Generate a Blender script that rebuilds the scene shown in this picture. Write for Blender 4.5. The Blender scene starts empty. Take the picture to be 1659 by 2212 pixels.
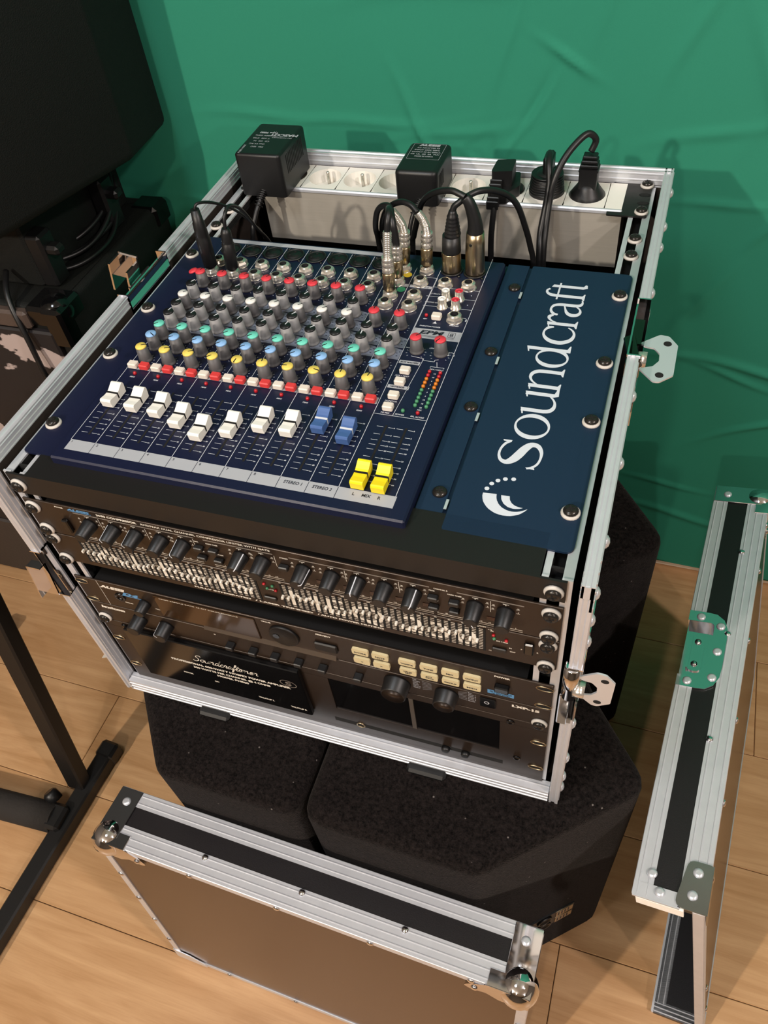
import bpy, math, random
from mathutils import Vector, Matrix, Euler

R = math.radians
rnd = random.Random(7)
scene = bpy.context.scene
COL = scene.collection
FLOOR = -892.0                      # all building figures are millimetres; the floor lies at -892

def V(x, y, z):
    return Vector((x / 1000.0, y / 1000.0, (z - FLOOR) / 1000.0))

# ------------------------------------------------------------------ camera, world, lights, exposure
cam_d = bpy.data.cameras.new('camera')
cam = bpy.data.objects.new('camera', cam_d)
COL.objects.link(cam)
cam.location = V(262.669, -337.685, 458.558)
cam.rotation_euler = Euler((R(40.572), R(5.606), R(18.008)), 'XYZ')
cam_d.sensor_fit = 'VERTICAL'
cam_d.sensor_height = 36.0
cam_d.lens = 1725.314 / 2212.0 * 36.0
cam_d.clip_start = 0.02
scene.camera = cam

world = bpy.data.worlds.new('world')
scene.world = world
world.use_nodes = True
bg = world.node_tree.nodes['Background']
bg.inputs[0].default_value = (1.0, 0.93, 0.84, 1)
bg.inputs[1].default_value = 0.03

scene.view_settings.view_transform = 'Standard'
scene.view_settings.look = 'None'
scene.view_settings.gamma = 1.0
scene.view_settings.exposure = 0.0
scene.view_settings.use_curve_mapping = False

def ceiling_lamp_or_fill(x, y, power, col, size=0.09):
    d = bpy.data.lights.new('ceiling_spot_or_fill', 'AREA')
    d.shape = 'DISK'
    d.size = size
    d.energy = power
    d.color = col
    o = bpy.data.objects.new('ceiling_spot_or_fill', d)
    COL.objects.link(o)
    o.location = V(x, y, 1490)
    t = V(0, 250, -350) - o.location
    o.rotation_euler = t.to_track_quat('-Z', 'Y').to_euler()
    o['label'] = 'light of a small ceiling spot or added fill above the room'
    o['category'] = 'light'
    o['group'] = 'ceiling spots'
    return o

ceiling_lamp_or_fill(-1130, -2390, 58, (1.0, 0.89, 0.76))
ceiling_lamp_or_fill(40, -2390, 14, (1.0, 0.89, 0.77))
ceiling_lamp_or_fill(2600, -2350, 22, (1.0, 0.90, 0.84))
ceiling_lamp_or_fill(1500, -500, 22, (1.0, 0.90, 0.86), 0.12)  # added fill to brighten the floor at right, no known fitting
ceiling_lamp_or_fill(-330, -560, 11, (0.88, 0.94, 1.0), 0.4)

# ------------------------------------------------------------------ materials
def lin(c):
    c = c / 255.0
    return c / 12.92 if c <= 0.04045 else ((c + 0.055) / 1.055) ** 2.4

def rgb(c):
    return (lin(c[0]), lin(c[1]), lin(c[2]), 1.0)

MATS = {}
def mat(name, col, rough=0.5, metal=0.0, spec=0.5, bump=None, var=None, emit=None, coat=0.0, aniso=0.0):
    """bump = (scale, strength) noise relief; var = (scale, colour2, stretch) noise mixed colour"""
    if name in MATS:
        return MATS[name]
    m = bpy.data.materials.new(name)
    m.use_nodes = True
    nt = m.node_tree
    b = nt.nodes['Principled BSDF']
    b.inputs['Base Color'].default_value = rgb(col)
    b.inputs['Roughness'].default_value = rough
    b.inputs['Metallic'].default_value = metal
    b.inputs['Specular IOR Level'].default_value = spec
    if coat:
        b.inputs['Coat Weight'].default_value = coat
        b.inputs['Coat Roughness'].default_value = 0.05
    if emit:
        b.inputs['Emission Color'].default_value = rgb(col)
        b.inputs['Emission Strength'].default_value = emit
    tc = nt.nodes.new('ShaderNodeTexCoord')
    if bump:
        n = nt.nodes.new('ShaderNodeTexNoise')
        n.inputs['Scale'].default_value = bump[0]
        n.inputs['Detail'].default_value = 3
        nt.links.new(tc.outputs['Object'], n.inputs['Vector'])
        bp = nt.nodes.new('ShaderNodeBump')
        bp.inputs['Strength'].default_value = bump[1]
        bp.inputs['Distance'].default_value = 0.002
        nt.links.new(n.outputs['Fac'], bp.inputs['Height'])
        nt.links.new(bp.outputs['Normal'], b.inputs['Normal'])
    if var:
        mp = nt.nodes.new('ShaderNodeMapping')
        mp.inputs['Scale'].default_value = var[2] if len(var) > 2 else (1, 1, 1)
        nt.links.new(tc.outputs['Object'], mp.inputs['Vector'])
        n = nt.nodes.new('ShaderNodeTexNoise')
        n.inputs['Scale'].default_value = var[0]
        n.inputs['Detail'].default_value = 4
        nt.links.new(mp.outputs['Vector'], n.inputs['Vector'])
        mx = nt.nodes.new('ShaderNodeMix')
        mx.data_type = 'RGBA'
        mx.inputs['A'].default_value = rgb(col)
        mx.inputs['B'].default_value = rgb(var[1])
        nt.links.new(n.outputs['Fac'], mx.inputs['Factor'])
        nt.links.new(mx.outputs['Result'], b.inputs['Base Color'])
    MATS[name] = m
    return m

M = dict(
    alu=mat('brushed_aluminium', (216, 218, 223), 0.37, 0.45, var=(60, (198, 200, 206), (1, 1, 1))),
    chrome=mat('polished_chrome', (226, 226, 230), 0.05, 1.0),
    nickel=mat('satin_nickel', (222, 216, 206), 0.24, 0.8),
    brass=mat('warm_satin_nickel', (190, 172, 140), 0.28, 1.0),
    steel=mat('zinc_steel', (216, 219, 225), 0.3, 0.55),
    laminate=mat('black_laminate', (24, 21, 23), 0.38, bump=(900, 0.08)),
    panelbrown=mat('bronze_black_laminate', (76, 57, 42), 0.27, 0.55, bump=(1200, 0.05)),
    ply=mat('birch_plywood_edge', (255, 252, 246), 0.7, var=(30, (248, 240, 226), (1, 8, 1))),
    plydark=mat('dark_stained_plywood', (46, 36, 30), 0.75, var=(40, (30, 24, 20), (1, 6, 1))),
    navy=mat('navy_enamel', (17, 22, 48), 0.42, spec=0.35, bump=(1500, 0.04)),
    navyplate=mat('navy_powder_coat', (20, 38, 60), 0.45, spec=0.35, bump=(1500, 0.05)),
    black=mat('black_powder_coat', (19, 18, 18), 0.46, spec=0.4, bump=(1800, 0.05)),
    frontblack=mat('black_anodised_front', (48, 37, 29), 0.38, 0.45, bump=(1500, 0.04)),  # black finish; brown base stands in for the floor's reflection
    plastic=mat('black_plastic', (16, 16, 17), 0.42, bump=(1400, 0.06)),
    gloss=mat('black_gloss_plastic', (10, 10, 11), 0.12),
    screwblack=mat('blackened_steel', (52, 49, 46), 0.24, 0.6),
    rubber=mat('black_cable_rubber', (18, 18, 19), 0.42),
    void=mat('dark_hollow', (5, 5, 5), 0.9),
    greybody=mat('dark_grey_knob', (80, 78, 79), 0.5),
    palebody=mat('pale_grey_knob', (128, 127, 127), 0.5),
    capblack=mat('black_knob_cap', (16, 17, 19), 0.4),
    capred=mat('red_knob_cap', (206, 54, 66), 0.5),
    capwhite=mat('white_knob_cap', (224, 222, 218), 0.45),
    capteal=mat('teal_knob_cap', (104, 200, 180), 0.5),
    capblue=mat('blue_knob_cap', (134, 176, 222), 0.5),
    capyellow=mat('yellow_knob_cap', (228, 202, 96), 0.5),
    white=mat('white_fader_plastic', (236, 232, 224), 0.38),
    bluefader=mat('blue_fader_plastic', (66, 96, 150), 0.38),
    yellowfader=mat('yellow_fader_plastic', (240, 216, 26), 0.38),
    btnwhite=mat('ivory_button', (218, 208, 196), 0.45),
    btnred=mat('red_button', (206, 58, 58), 0.45),
    cream=mat('cream_button', (200, 186, 146), 0.5),
    pgrey=mat('grey_print', (162, 164, 170), 0.5),
    pgrey2=mat('slate_print', (112, 118, 134), 0.5),
    pwhite=mat('white_print', (205, 208, 214), 0.5),
    pcream=mat('ivory_print', (224, 218, 206), 0.5),
    pdim=mat('dim_print', (120, 112, 104), 0.5),
    pdark=mat('dark_print', (26, 30, 44), 0.5),
    pblue=mat('blue_print', (84, 140, 186), 0.5),
    logo=mat('silver_logo_print', (202, 208, 216), 0.45),
    ledred=mat('red_led_lens', (170, 22, 34), 0.3),
    ledamber=mat('amber_led_lens', (196, 112, 24), 0.3),
    ledgreen=mat('green_led_lens', (64, 130, 92), 0.3),
    washer=mat('white_nylon_washer', (196, 190, 182), 0.5),
    socket=mat('white_socket_plastic', (232, 228, 220), 0.4),
    stripalu=mat('satin_strip_aluminium', (205, 198, 186), 0.5, 0.55, var=(20, (190, 184, 172), (1, 1, 30))),
    tolex=mat('black_cabinet_covering', (12, 14, 12), 0.7, spec=0.3, bump=(700, 0.35)),
    wallpaint=mat('white_wall_paint', (214, 208, 198), 0.8),
    roompaint=mat('taupe_wall_paint', (112, 104, 96), 0.8),
    skirting=mat('cream_skirting', (230, 214, 190), 0.6),
    display=mat('smoked_display_window', (70, 50, 32), 0.08, 0.45),
    stripe=mat('reflection_strip_gloss', (140, 128, 116), 0.2, 0.8),  # pale tone for a strip that stands in for a reflection
    stickyellow=mat('yellow_sticker', (222, 194, 40), 0.5),
    stickgreen=mat('green_sticker', (28, 140, 98), 0.5),
    rca=mat('red_rca_insert', (190, 40, 56), 0.5),
)

def carpet_material():
    m = bpy.data.materials.new('black_speaker_carpet')
    m.use_nodes = True
    nt = m.node_tree
    b = nt.nodes['Principled BSDF']
    b.inputs['Roughness'].default_value = 0.95
    b.inputs['Specular IOR Level'].default_value = 0.04
    b.inputs['Sheen Weight'].default_value = 0.12
    b.inputs['Sheen Roughness'].default_value = 0.4
    b.inputs['Sheen Tint'].default_value = (0.5, 0.45, 0.42, 1)
    tc = nt.nodes.new('ShaderNodeTexCoord')
    n = nt.nodes.new('ShaderNodeTexNoise')
    n.inputs['Scale'].default_value = 600
    n.inputs['Detail'].default_value = 4
    nt.links.new(tc.outputs['Object'], n.inputs['Vector'])
    bp = nt.nodes.new('ShaderNodeBump')
    bp.inputs['Strength'].default_value = 0.7
    bp.inputs['Distance'].default_value = 0.002
    nt.links.new(n.outputs['Fac'], bp.inputs['Height'])
    nt.links.new(bp.outputs['Normal'], b.inputs['Normal'])
    n2 = nt.nodes.new('ShaderNodeTexNoise')             # uneven pile
    n2.inputs['Scale'].default_value = 260
    n2.inputs['Detail'].default_value = 6
    n2.inputs['Roughness'].default_value = 0.75
    nt.links.new(tc.outputs['Object'], n2.inputs['Vector'])
    pile = nt.nodes.new('ShaderNodeValToRGB')
    pile.color_ramp.elements[0].position = 0.36
    pile.color_ramp.elements[0].color = rgb((7, 6, 6))
    pile.color_ramp.elements[1].position = 0.70
    pile.color_ramp.elements[1].color = rgb((38, 33, 32))
    nt.links.new(n2.outputs['Fac'], pile.inputs['Fac'])
    vo = nt.nodes.new('ShaderNodeTexVoronoi')           # lint caught in the pile
    vo.inputs['Scale'].default_value = 46
    nt.links.new(tc.outputs['Object'], vo.inputs['Vector'])
    cr = nt.nodes.new('ShaderNodeValToRGB')
    cr.color_ramp.elements[0].position = 0.03
    cr.color_ramp.elements[0].color = (1, 1, 1, 1)
    cr.color_ramp.elements[1].position = 0.06
    cr.color_ramp.elements[1].color = (0, 0, 0, 1)
    nt.links.new(vo.outputs['Distance'], cr.inputs['Fac'])
    mx = nt.nodes.new('ShaderNodeMix')
    mx.data_type = 'RGBA'
    mx.inputs['B'].default_value = (0.16, 0.14, 0.13, 1)
    nt.links.new(cr.outputs['Color'], mx.inputs['Factor'])
    nt.links.new(pile.outputs['Color'], mx.inputs['A'])
    nt.links.new(mx.outputs['Result'], b.inputs['Base Color'])
    return m
M['carpet'] = carpet_material()

def cloth_material():
    m = bpy.data.materials.new('green_screen_cloth')
    m.use_nodes = True
    nt = m.node_tree
    b = nt.nodes['Principled BSDF']
    b.inputs['Roughness'].default_value = 0.85
    b.inputs['Specular IOR Level'].default_value = 0.2
    tc = nt.nodes.new('ShaderNodeTexCoord')
    n = nt.nodes.new('ShaderNodeTexNoise')
    n.inputs['Scale'].default_value = 1500
    nt.links.new(tc.outputs['Object'], n.inputs['Vector'])
    mx = nt.nodes.new('ShaderNodeMix')
    mx.data_type = 'RGBA'
    mx.inputs['A'].default_value = rgb((40, 122, 98))
    mx.inputs['B'].default_value = rgb((48, 134, 108))
    nt.links.new(n.outputs['Fac'], mx.inputs['Factor'])
    nt.links.new(mx.outputs['Result'], b.inputs['Base Color'])
    return m
M['cloth'] = cloth_material()

def wood_material():
    m = bpy.data.materials.new('maple_laminate')
    m.use_nodes = True
    nt = m.node_tree
    b = nt.nodes['Principled BSDF']
    b.inputs['Roughness'].default_value = 0.36
    b.inputs['Specular IOR Level'].default_value = 0.4
    tc = nt.nodes.new('ShaderNodeTexCoord')
    oi = nt.nodes.new('ShaderNodeObjectInfo')
    ad = nt.nodes.new('ShaderNodeVectorMath')
    ad.operation = 'ADD'
    sc = nt.nodes.new('ShaderNodeVectorMath')
    sc.operation = 'SCALE'
    sc.inputs['Scale'].default_value = 37.0
    cmb = nt.nodes.new('ShaderNodeCombineXYZ')
    for k in range(3):
        nt.links.new(oi.outputs['Random'], cmb.inputs[k])
    nt.links.new(cmb.outputs[0], sc.inputs[0])
    nt.links.new(tc.outputs['Object'], ad.inputs[0])
    nt.links.new(sc.outputs[0], ad.inputs[1])
    mp = nt.nodes.new('ShaderNodeMapping')
    mp.inputs['Scale'].default_value = (1.6, 16, 1)
    nt.links.new(ad.outputs[0], mp.inputs['Vector'])
    n1 = nt.nodes.new('ShaderNodeTexNoise')
    n1.inputs['Scale'].default_value = 2.2
    n1.inputs['Detail'].default_value = 6
    n1.inputs['Distortion'].default_value = 1.2
    nt.links.new(mp.outputs['Vector'], n1.inputs['Vector'])
    mp2 = nt.nodes.new('ShaderNodeMapping')
    mp2.inputs['Scale'].default_value = (8, 160, 1)
    nt.links.new(ad.outputs[0], mp2.inputs['Vector'])
    n2 = nt.nodes.new('ShaderNodeTexNoise')
    n2.inputs['Scale'].default_value = 3
    n2.inputs['Detail'].default_value = 2
    nt.links.new(mp2.outputs['Vector'], n2.inputs['Vector'])
    cr = nt.nodes.new('ShaderNodeValToRGB')
    cr.color_ramp.elements[0].position = 0.30
    cr.color_ramp.elements[0].color = rgb((174, 132, 90))
    cr.color_ramp.elements[1].position = 0.72
    cr.color_ramp.elements[1].color = rgb((200, 160, 118))
    nt.links.new(n1.outputs['Fac'], cr.inputs['Fac'])
    mx = nt.nodes.new('ShaderNodeMix')
    mx.data_type = 'RGBA'
    mx.blend_type = 'MULTIPLY'
    mx.inputs['Factor'].default_value = 0.12
    nt.links.new(cr.outputs['Color'], mx.inputs['A'])
    cr2 = nt.nodes.new('ShaderNodeValToRGB')
    cr2.color_ramp.elements[0].position = 0.35
    cr2.color_ramp.elements[0].color = (0.62, 0.5, 0.4, 1)
    cr2.color_ramp.elements[1].position = 0.55
    cr2.color_ramp.elements[1].color = (1, 1, 1, 1)
    nt.links.new(n2.outputs['Fac'], cr2.inputs['Fac'])
    nt.links.new(cr2.outputs['Color'], mx.inputs['B'])
    nt.links.new(mx.outputs['Result'], b.inputs['Base Color'])
    return m
M['wood'] = wood_material()

def scuff_material():
    m = bpy.data.materials.new('scuffed_black_front')
    m.use_nodes = True
    nt = m.node_tree
    b = nt.nodes['Principled BSDF']
    b.inputs['Roughness'].default_value = 0.6
    tc = nt.nodes.new('ShaderNodeTexCoord')
    mp = nt.nodes.new('ShaderNodeMapping')
    mp.inputs['Scale'].default_value = (7, 7, 12)
    mp.inputs['Rotation'].default_value = (0, 0.5, 0)
    nt.links.new(tc.outputs['Object'], mp.inputs['Vector'])
    n = nt.nodes.new('ShaderNodeTexNoise')
    n.inputs['Scale'].default_value = 1.5
    n.inputs['Detail'].default_value = 5
    nt.links.new(mp.outputs['Vector'], n.inputs['Vector'])
    cr = nt.nodes.new('ShaderNodeValToRGB')
    cr.color_ramp.elements[0].position = 0.585
    cr.color_ramp.elements[0].color = rgb((26, 22, 24))
    cr.color_ramp.elements[1].position = 0.6
    cr.color_ramp.elements[1].color = rgb((176, 160, 156))
    nt.links.new(n.outputs['Fac'], cr.inputs['Fac'])
    nt.links.new(cr.outputs['Color'], b.inputs['Base Color'])
    return m
M['scuff'] = scuff_material()

# ------------------------------------------------------------------ mesh builder
TXT = {}
def text_shape(s, bold=0.0, shear=0.0):
    key = (s, bold, shear)
    if key in TXT:
        return TXT[key]
    c = bpy.data.curves.new('t', 'FONT')
    c.body = s
    c.size = 1.0
    c.offset = bold
    c.shear = shear
    c.resolution_u = 3
    c.fill_mode = 'FRONT'
    o = bpy.data.objects.new('t', c)
    COL.objects.link(o)
    dg = bpy.context.evaluated_depsgraph_get()
    me = bpy.data.meshes.new_from_object(o.evaluated_get(dg))
    vs = [(v.co.x, v.co.y) for v in me.vertices]
    fs = [tuple(p.vertices) for p in me.polygons]
    bpy.data.objects.remove(o)
    bpy.data.curves.remove(c)
    bpy.data.meshes.remove(me)
    if not vs:
        vs = [(0, 0)]
    x0 = min(v[0] for v in vs); x1 = max(v[0] for v in vs)
    y0 = min(v[1] for v in vs); y1 = max(v[1] for v in vs)
    TXT[key] = (vs, fs, x0, x1, y0, y1)
    return TXT[key]

def TOP(z):
    return (Vector((0, 0, z)), Vector((1, 0, 0)), Vector((0, 1, 0)))
def FRONT(y):
    return (Vector((0, y, 0)), Vector((1, 0, 0)), Vector((0, 0, 1)))

class B:
    def __init__(self):
        self.v = []; self.f = []; self.mi = []; self.sm = []; self.m = 0; self.T = None; self.cut = []
    def add(self, vs, fs, smooth=False):
        k = len(self.v); self.cut.append((k, len(self.f)))
        if self.T is not None:
            vs = [self.T @ Vector(p) for p in vs]
        self.v.extend([tuple(p) for p in vs])
        for q in fs:
            self.f.append(tuple(i + k for i in q)); self.mi.append(self.m); self.sm.append(smooth)
    def box(self, x0, x1, y0, y1, z0, z1, b=0.0):
        if b <= 0:
            vs = [(x, y, z) for z in (z0, z1) for y in (y0, y1) for x in (x0, x1)]
            fs = [(0, 2, 3, 1), (4, 5, 7, 6), (0, 1, 5, 4), (2, 6, 7, 3), (0, 4, 6, 2), (1, 3, 7, 5)]
            self.add(vs, fs); return
        c = ((x0 + x1) / 2, (y0 + y1) / 2, (z0 + z1) / 2)
        h = ((x1 - x0) / 2, (y1 - y0) / 2, (z1 - z0) / 2)
        vs = []; idx = {}
        for sx in (-1, 1):
            for sy in (-1, 1):
                for sz in (-1, 1):
                    for a in range(3):
                        d = [h[0] - b, h[1] - b, h[2] - b]
                        d[a] = h[a]
                        idx[(sx, sy, sz, a)] = len(vs)
                        vs.append((c[0] + sx * d[0], c[1] + sy * d[1], c[2] + sz * d[2]))
        fs = []
        for a in range(3):
            o = [k for k in range(3) if k != a]
            for s in (-1, 1):
                q = []
                for (p, r) in ((-1, -1), (1, -1), (1, 1), (-1, 1)):
                    k = [0, 0, 0]; k[a] = s; k[o[0]] = p; k[o[1]] = r
                    q.append(idx[(k[0], k[1], k[2], a)])
                flip = (s < 0) ^ (a == 1)
                fs.append(tuple(reversed(q)) if flip else tuple(q))
        for a in range(3):                                  # edges running along axis a
            o = [k for k in range(3) if k != a]
            for p in (-1, 1):
                for r in (-1, 1):
                    q = []
                    for (s, face) in ((-1, 0), (1, 0), (1, 1), (-1, 1)):
                        k = [0, 0, 0]; k[a] = s; k[o[0]] = p; k[o[1]] = r
                        q.append(idx[(k[0], k[1], k[2], o[face])])
                    flip = (p * r > 0) ^ (a == 1)
                    fs.append(tuple(q) if not flip else tuple(reversed(q)))
        for sx in (-1, 1):
            for sy in (-1, 1):
                for sz in (-1, 1):
                    q = tuple(idx[(sx, sy, sz, a)] for a in range(3))
                    fs.append(q if sx * sy * sz > 0 else tuple(reversed(q)))
        self.add(vs, fs)
    def lathe(self, prof, o=(0, 0, 0), ax=(0, 0, 1), n=16, smooth=True, caps=True, phase=0.0):
        ax = Vector(ax).normalized(); o = Vector(o)
        u = ax.orthogonal().normalized(); w = ax.cross(u)
        vs = []; fs = []
        for (r, h) in prof:
            for k in range(n):
                a = 2 * math.pi * k / n + phase
                vs.append(o + ax * h + (u * math.cos(a) + w * math.sin(a)) * r)
        for i in range(len(prof) - 1):
            for k in range(n):
                k2 = (k + 1) % n
                fs.append((i * n + k, i * n + k2, (i + 1) * n + k2, (i + 1) * n + k))
        self.add(vs, fs, smooth)
        if caps:
            k0 = len(self.v) - len(vs)
            if prof[0][0] > 1e-6:
                self.f.append(tuple(k0 + k for k in reversed(range(n)))); self.mi.append(self.m); self.sm.append(False)
            if prof[-1][0] > 1e-6:
                b = k0 + (len(prof) - 1) * n
                self.f.append(tuple(b + k for k in range(n))); self.mi.append(self.m); self.sm.append(False)
    def cyl(self, p0, p1, r0, r1=None, n=16, smooth=True):
        p0 = Vector(p0); p1 = Vector(p1)
        self.lathe([(r0, 0), (r0 if r1 is None else r1, (p1 - p0).length)], p0, p1 - p0, n, smooth)
    def tube(self, pts, r, n=8, sub=5, closed=False):
        P = [Vector(p) for p in pts]
        out = []
        N = len(P)
        if N == 2:
            out = P
        else:
            for i in range(N - 1):
                p0 = P[max(i - 1, 0)]; p1 = P[i]; p2 = P[i + 1]; p3 = P[min(i + 2, N - 1)]
                for k in range(sub):
                    t = k / sub
                    out.append(0.5 * ((2 * p1) + (p2 - p0) * t + (2 * p0 - 5 * p1 + 4 * p2 - p3) * t * t + (3 * p1 - p0 - 3 * p2 + p3) * t ** 3))
            out.append(P[-1])
        rr = r if callable(r) else (lambda t: r)
        vs = []; fs = []
        up = None
        for i, p in enumerate(out):
            d = (out[min(i + 1, len(out) - 1)] - out[max(i - 1, 0)]).normalized()
            if up is None:
                up = d.orthogonal().normalized()
            up = (up - d * up.dot(d)).normalized()
            w = d.cross(up)
            q = rr(i / (len(out) - 1))
            for k in range(n):
                a = 2 * math.pi * k / n
                vs.append(p + (up * math.cos(a) + w * math.sin(a)) * q)
        for i in range(len(out) - 1):
            for k in range(n):
                k2 = (k + 1) % n
                fs.append((i * n + k, i * n + k2, (i + 1) * n + k2, (i + 1) * n + k))
        self.add(vs, fs, True)
        k0 = len(self.v) - len(vs)
        self.f.append(tuple(k0 + k for k in reversed(range(n)))); self.mi.append(self.m); self.sm.append(False)
        b = k0 + (len(out) - 1) * n
        self.f.append(tuple(b + k for k in range(n))); self.mi.append(self.m); self.sm.append(False)
    def prism(self, poly, a0, a1, axis='z', smooth=False):
        """poly is in the other two axes: z -> (x,y), y -> (x,z), x -> (y,z)"""
        mp = {'z': lambda p, a: (p[0], p[1], a), 'y': lambda p, a: (p[0], a, p[1]), 'x': lambda p, a: (a, p[0], p[1])}[axis]
        n = len(poly)
        ar = sum(poly[i][0] * poly[(i + 1) % n][1] - poly[(i + 1) % n][0] * poly[i][1] for i in range(n))
        if (ar < 0) ^ (axis == 'y'):
            poly = list(reversed(poly))
        vs = [mp(p, a0) for p in poly] + [mp(p, a1) for p in poly]
        self.add(vs, [(i, (i + 1) % n, n + (i + 1) % n, n + i) for i in range(n)], smooth)
        self.add(vs, [tuple(reversed(range(n))), tuple(range(n, 2 * n))])
    def quad(self, pl, u0, u1, v0, v1):
        self.poly(pl, [(u0, v0), (u1, v0), (u1, v1), (u0, v1)])
    def poly(self, pl, pts):
        o, a, b = pl
        n = len(pts)
        self.add([o + a * p[0] + b * p[1] for p in pts], [tuple(range(n))])
    def line(self, pl, pts, w):
        for (p, q) in zip(pts[:-1], pts[1:]):
            d = Vector((q[0] - p[0], q[1] - p[1])); L = d.length
            if L < 1e-6:
                continue
            d /= L; nx, ny = -d.y * w / 2, d.x * w / 2
            self.poly(pl, [(p[0] - nx, p[1] - ny), (q[0] - nx, q[1] - ny), (q[0] + nx, q[1] + ny), (p[0] + nx, p[1] + ny)])
    def ring(self, pl, cu, cv, ru, rv, w, n=20, a0=0, a1=360, rot=0.0):
        o, a, b = pl
        pts = []
        c, s = math.cos(R(rot)), math.sin(R(rot))
        for k in range(n + 1):
            t = R(a0 + (a1 - a0) * k / n)
            for d in (0, -w):
                x, y = (ru + d) * math.cos(t), (rv + d) * math.sin(t)
                pts.append(o + a * (cu + x * c - y * s) + b * (cv + x * s + y * c))
        self.add(pts, [(2 * k + 1, 2 * k, 2 * k + 2, 2 * k + 3) for k in range(n)])
    def disc(self, pl, cu, cv, r, n=12):
        self.poly(pl, [(cu + r * math.cos(2 * math.pi * k / n), cv + r * math.sin(2 * math.pi * k / n)) for k in range(n)])
    def text(self, pl, s, u, v, h, align='C', rot=0.0, width=None, bold=0.0, shear=0.0, mirror=False):
        """capital height h, optional width the text is fitted to, anchored at its baseline"""
        vs, fs, x0, x1, y0, y1 = text_shape(s, bold, shear)
        k = h / 0.73
        kx = k if width is None else width / max(x1 - x0, 1e-6)
        off = {'L': x0, 'C': (x0 + x1) / 2, 'R': x1}[align]
        o, a, b = pl
        c, sn = math.cos(R(rot)), math.sin(R(rot))
        pts = []
        for (x, y) in vs:
            x = (x - off) * kx; y = y * k
            pts.append(o + a * (u + x * c - y * sn) + b * (v + x * sn + y * c))
        self.add(pts, fs)
    def lift(self, pl):
        self.k = getattr(self, 'k', 0) + 1
        return (pl[0] + Vector((0, 0, 0.006 * self.k)), pl[1], pl[2])
    def ribbon(self, pl, path, sub=4):
        """stroke with its own width at every point: (u, v, w)"""
        P = [Vector(p) for p in path]
        out = []
        for i in range(len(P) - 1):
            p0 = P[max(i - 1, 0)]; p1 = P[i]; p2 = P[i + 1]; p3 = P[min(i + 2, len(P) - 1)]
            for k in range(sub):
                t = k / sub
                out.append(0.5 * ((2 * p1) + (p2 - p0) * t + (2 * p0 - 5 * p1 + 4 * p2 - p3) * t * t + (3 * p1 - p0 - 3 * p2 + p3) * t ** 3))
        out.append(P[-1])
        o, a, b = pl
        vs = []
        for i, p in enumerate(out):
            d = out[min(i + 1, len(out) - 1)] - out[max(i - 1, 0)]
            L = math.hypot(d.x, d.y) or 1.0
            nx, ny = -d.y / L * p.z / 2, d.x / L * p.z / 2
            vs.append(o + a * (p.x - nx) + b * (p.y - ny)); vs.append(o + a * (p.x + nx) + b * (p.y + ny))
        self.add(vs, [(2 * i, 2 * i + 2, 2 * i + 3, 2 * i + 1) for i in range(len(out) - 1)])
    def mesh(self, name, mats, off=(0, 0, 0)):
        me = bpy.data.meshes.new(name)
        me.from_pydata([((p[0] - off[0]) / 1000, (p[1] - off[1]) / 1000, (p[2] - off[2]) / 1000) for p in self.v], [], self.f)
        for m in (mats if isinstance(mats, (list, tuple)) else [mats]):
            me.materials.append(m)
        me.polygons.foreach_set('material_index', self.mi)
        me.polygons.foreach_set('use_smooth', self.sm)
        me.update()
        return me

def split_far(b):
    """pieces of print that lie far apart become builders of their own"""
    n = len(b.cut)
    if n < 2 or n > 900:
        return [b]
    ends = b.cut[1:] + [(len(b.v), len(b.f))]
    bx = []
    for (c, e) in zip(b.cut, ends):
        q = b.v[c[0]:e[0]] or [(0, 0, 0)]
        lo = [min(p[k] for p in q) for k in range(3)]; hi = [max(p[k] for p in q) for k in range(3)]
        bx.append((lo, hi, max(hi[k] - lo[k] for k in range(3))))
    par = list(range(n))
    def find(i):
        while par[i] != i:
            par[i] = par[par[i]]; i = par[i]
        return i
    for i in range(n):
        for j in range(i):
            if find(i) == find(j): continue
            g = [max(0, bx[i][0][k] - bx[j][1][k], bx[j][0][k] - bx[i][1][k]) for k in range(3)]
            if math.sqrt(sum(x * x for x in g)) <= 19:
                par[find(i)] = find(j)
    roots = sorted({find(i) for i in range(n)})
    if len(roots) == 1:
        return [b]
    out = []
    for r in roots:
        q = B()
        for i in range(n):
            if find(i) != r: continue
            (v0, f0), (v1, f1) = b.cut[i], ends[i]
            d = len(q.v) - v0
            q.v += b.v[v0:v1]
            q.f += [tuple(x + d for x in f) for f in b.f[f0:f1]]
            q.mi += b.mi[f0:f1]; q.sm += b.sm[f0:f1]
        out.append(q)
    return out

def fillet(poly, r, n=4):
    out = []
    N = len(poly)
    for i in range(N):
        rr = r[i] if isinstance(r, (list, tuple)) else r
        p = Vector(poly[i]); a = Vector(poly[i - 1]) - p; b = Vector(poly[(i + 1) % N]) - p
        if rr <= 0:
            out.append(tuple(p)); continue
        al = a.angle(b) / 2
        d = min(rr / math.tan(al), a.length * 0.45, b.length * 0.45)
        q0 = p + a.normalized() * d; q1 = p + b.normalized() * d
        for k in range(n + 1):
            t = k / n
            out.append(tuple((1 - t) ** 2 * q0 + 2 * t * (1 - t) * p + t * t * q1))
    return out

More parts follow.
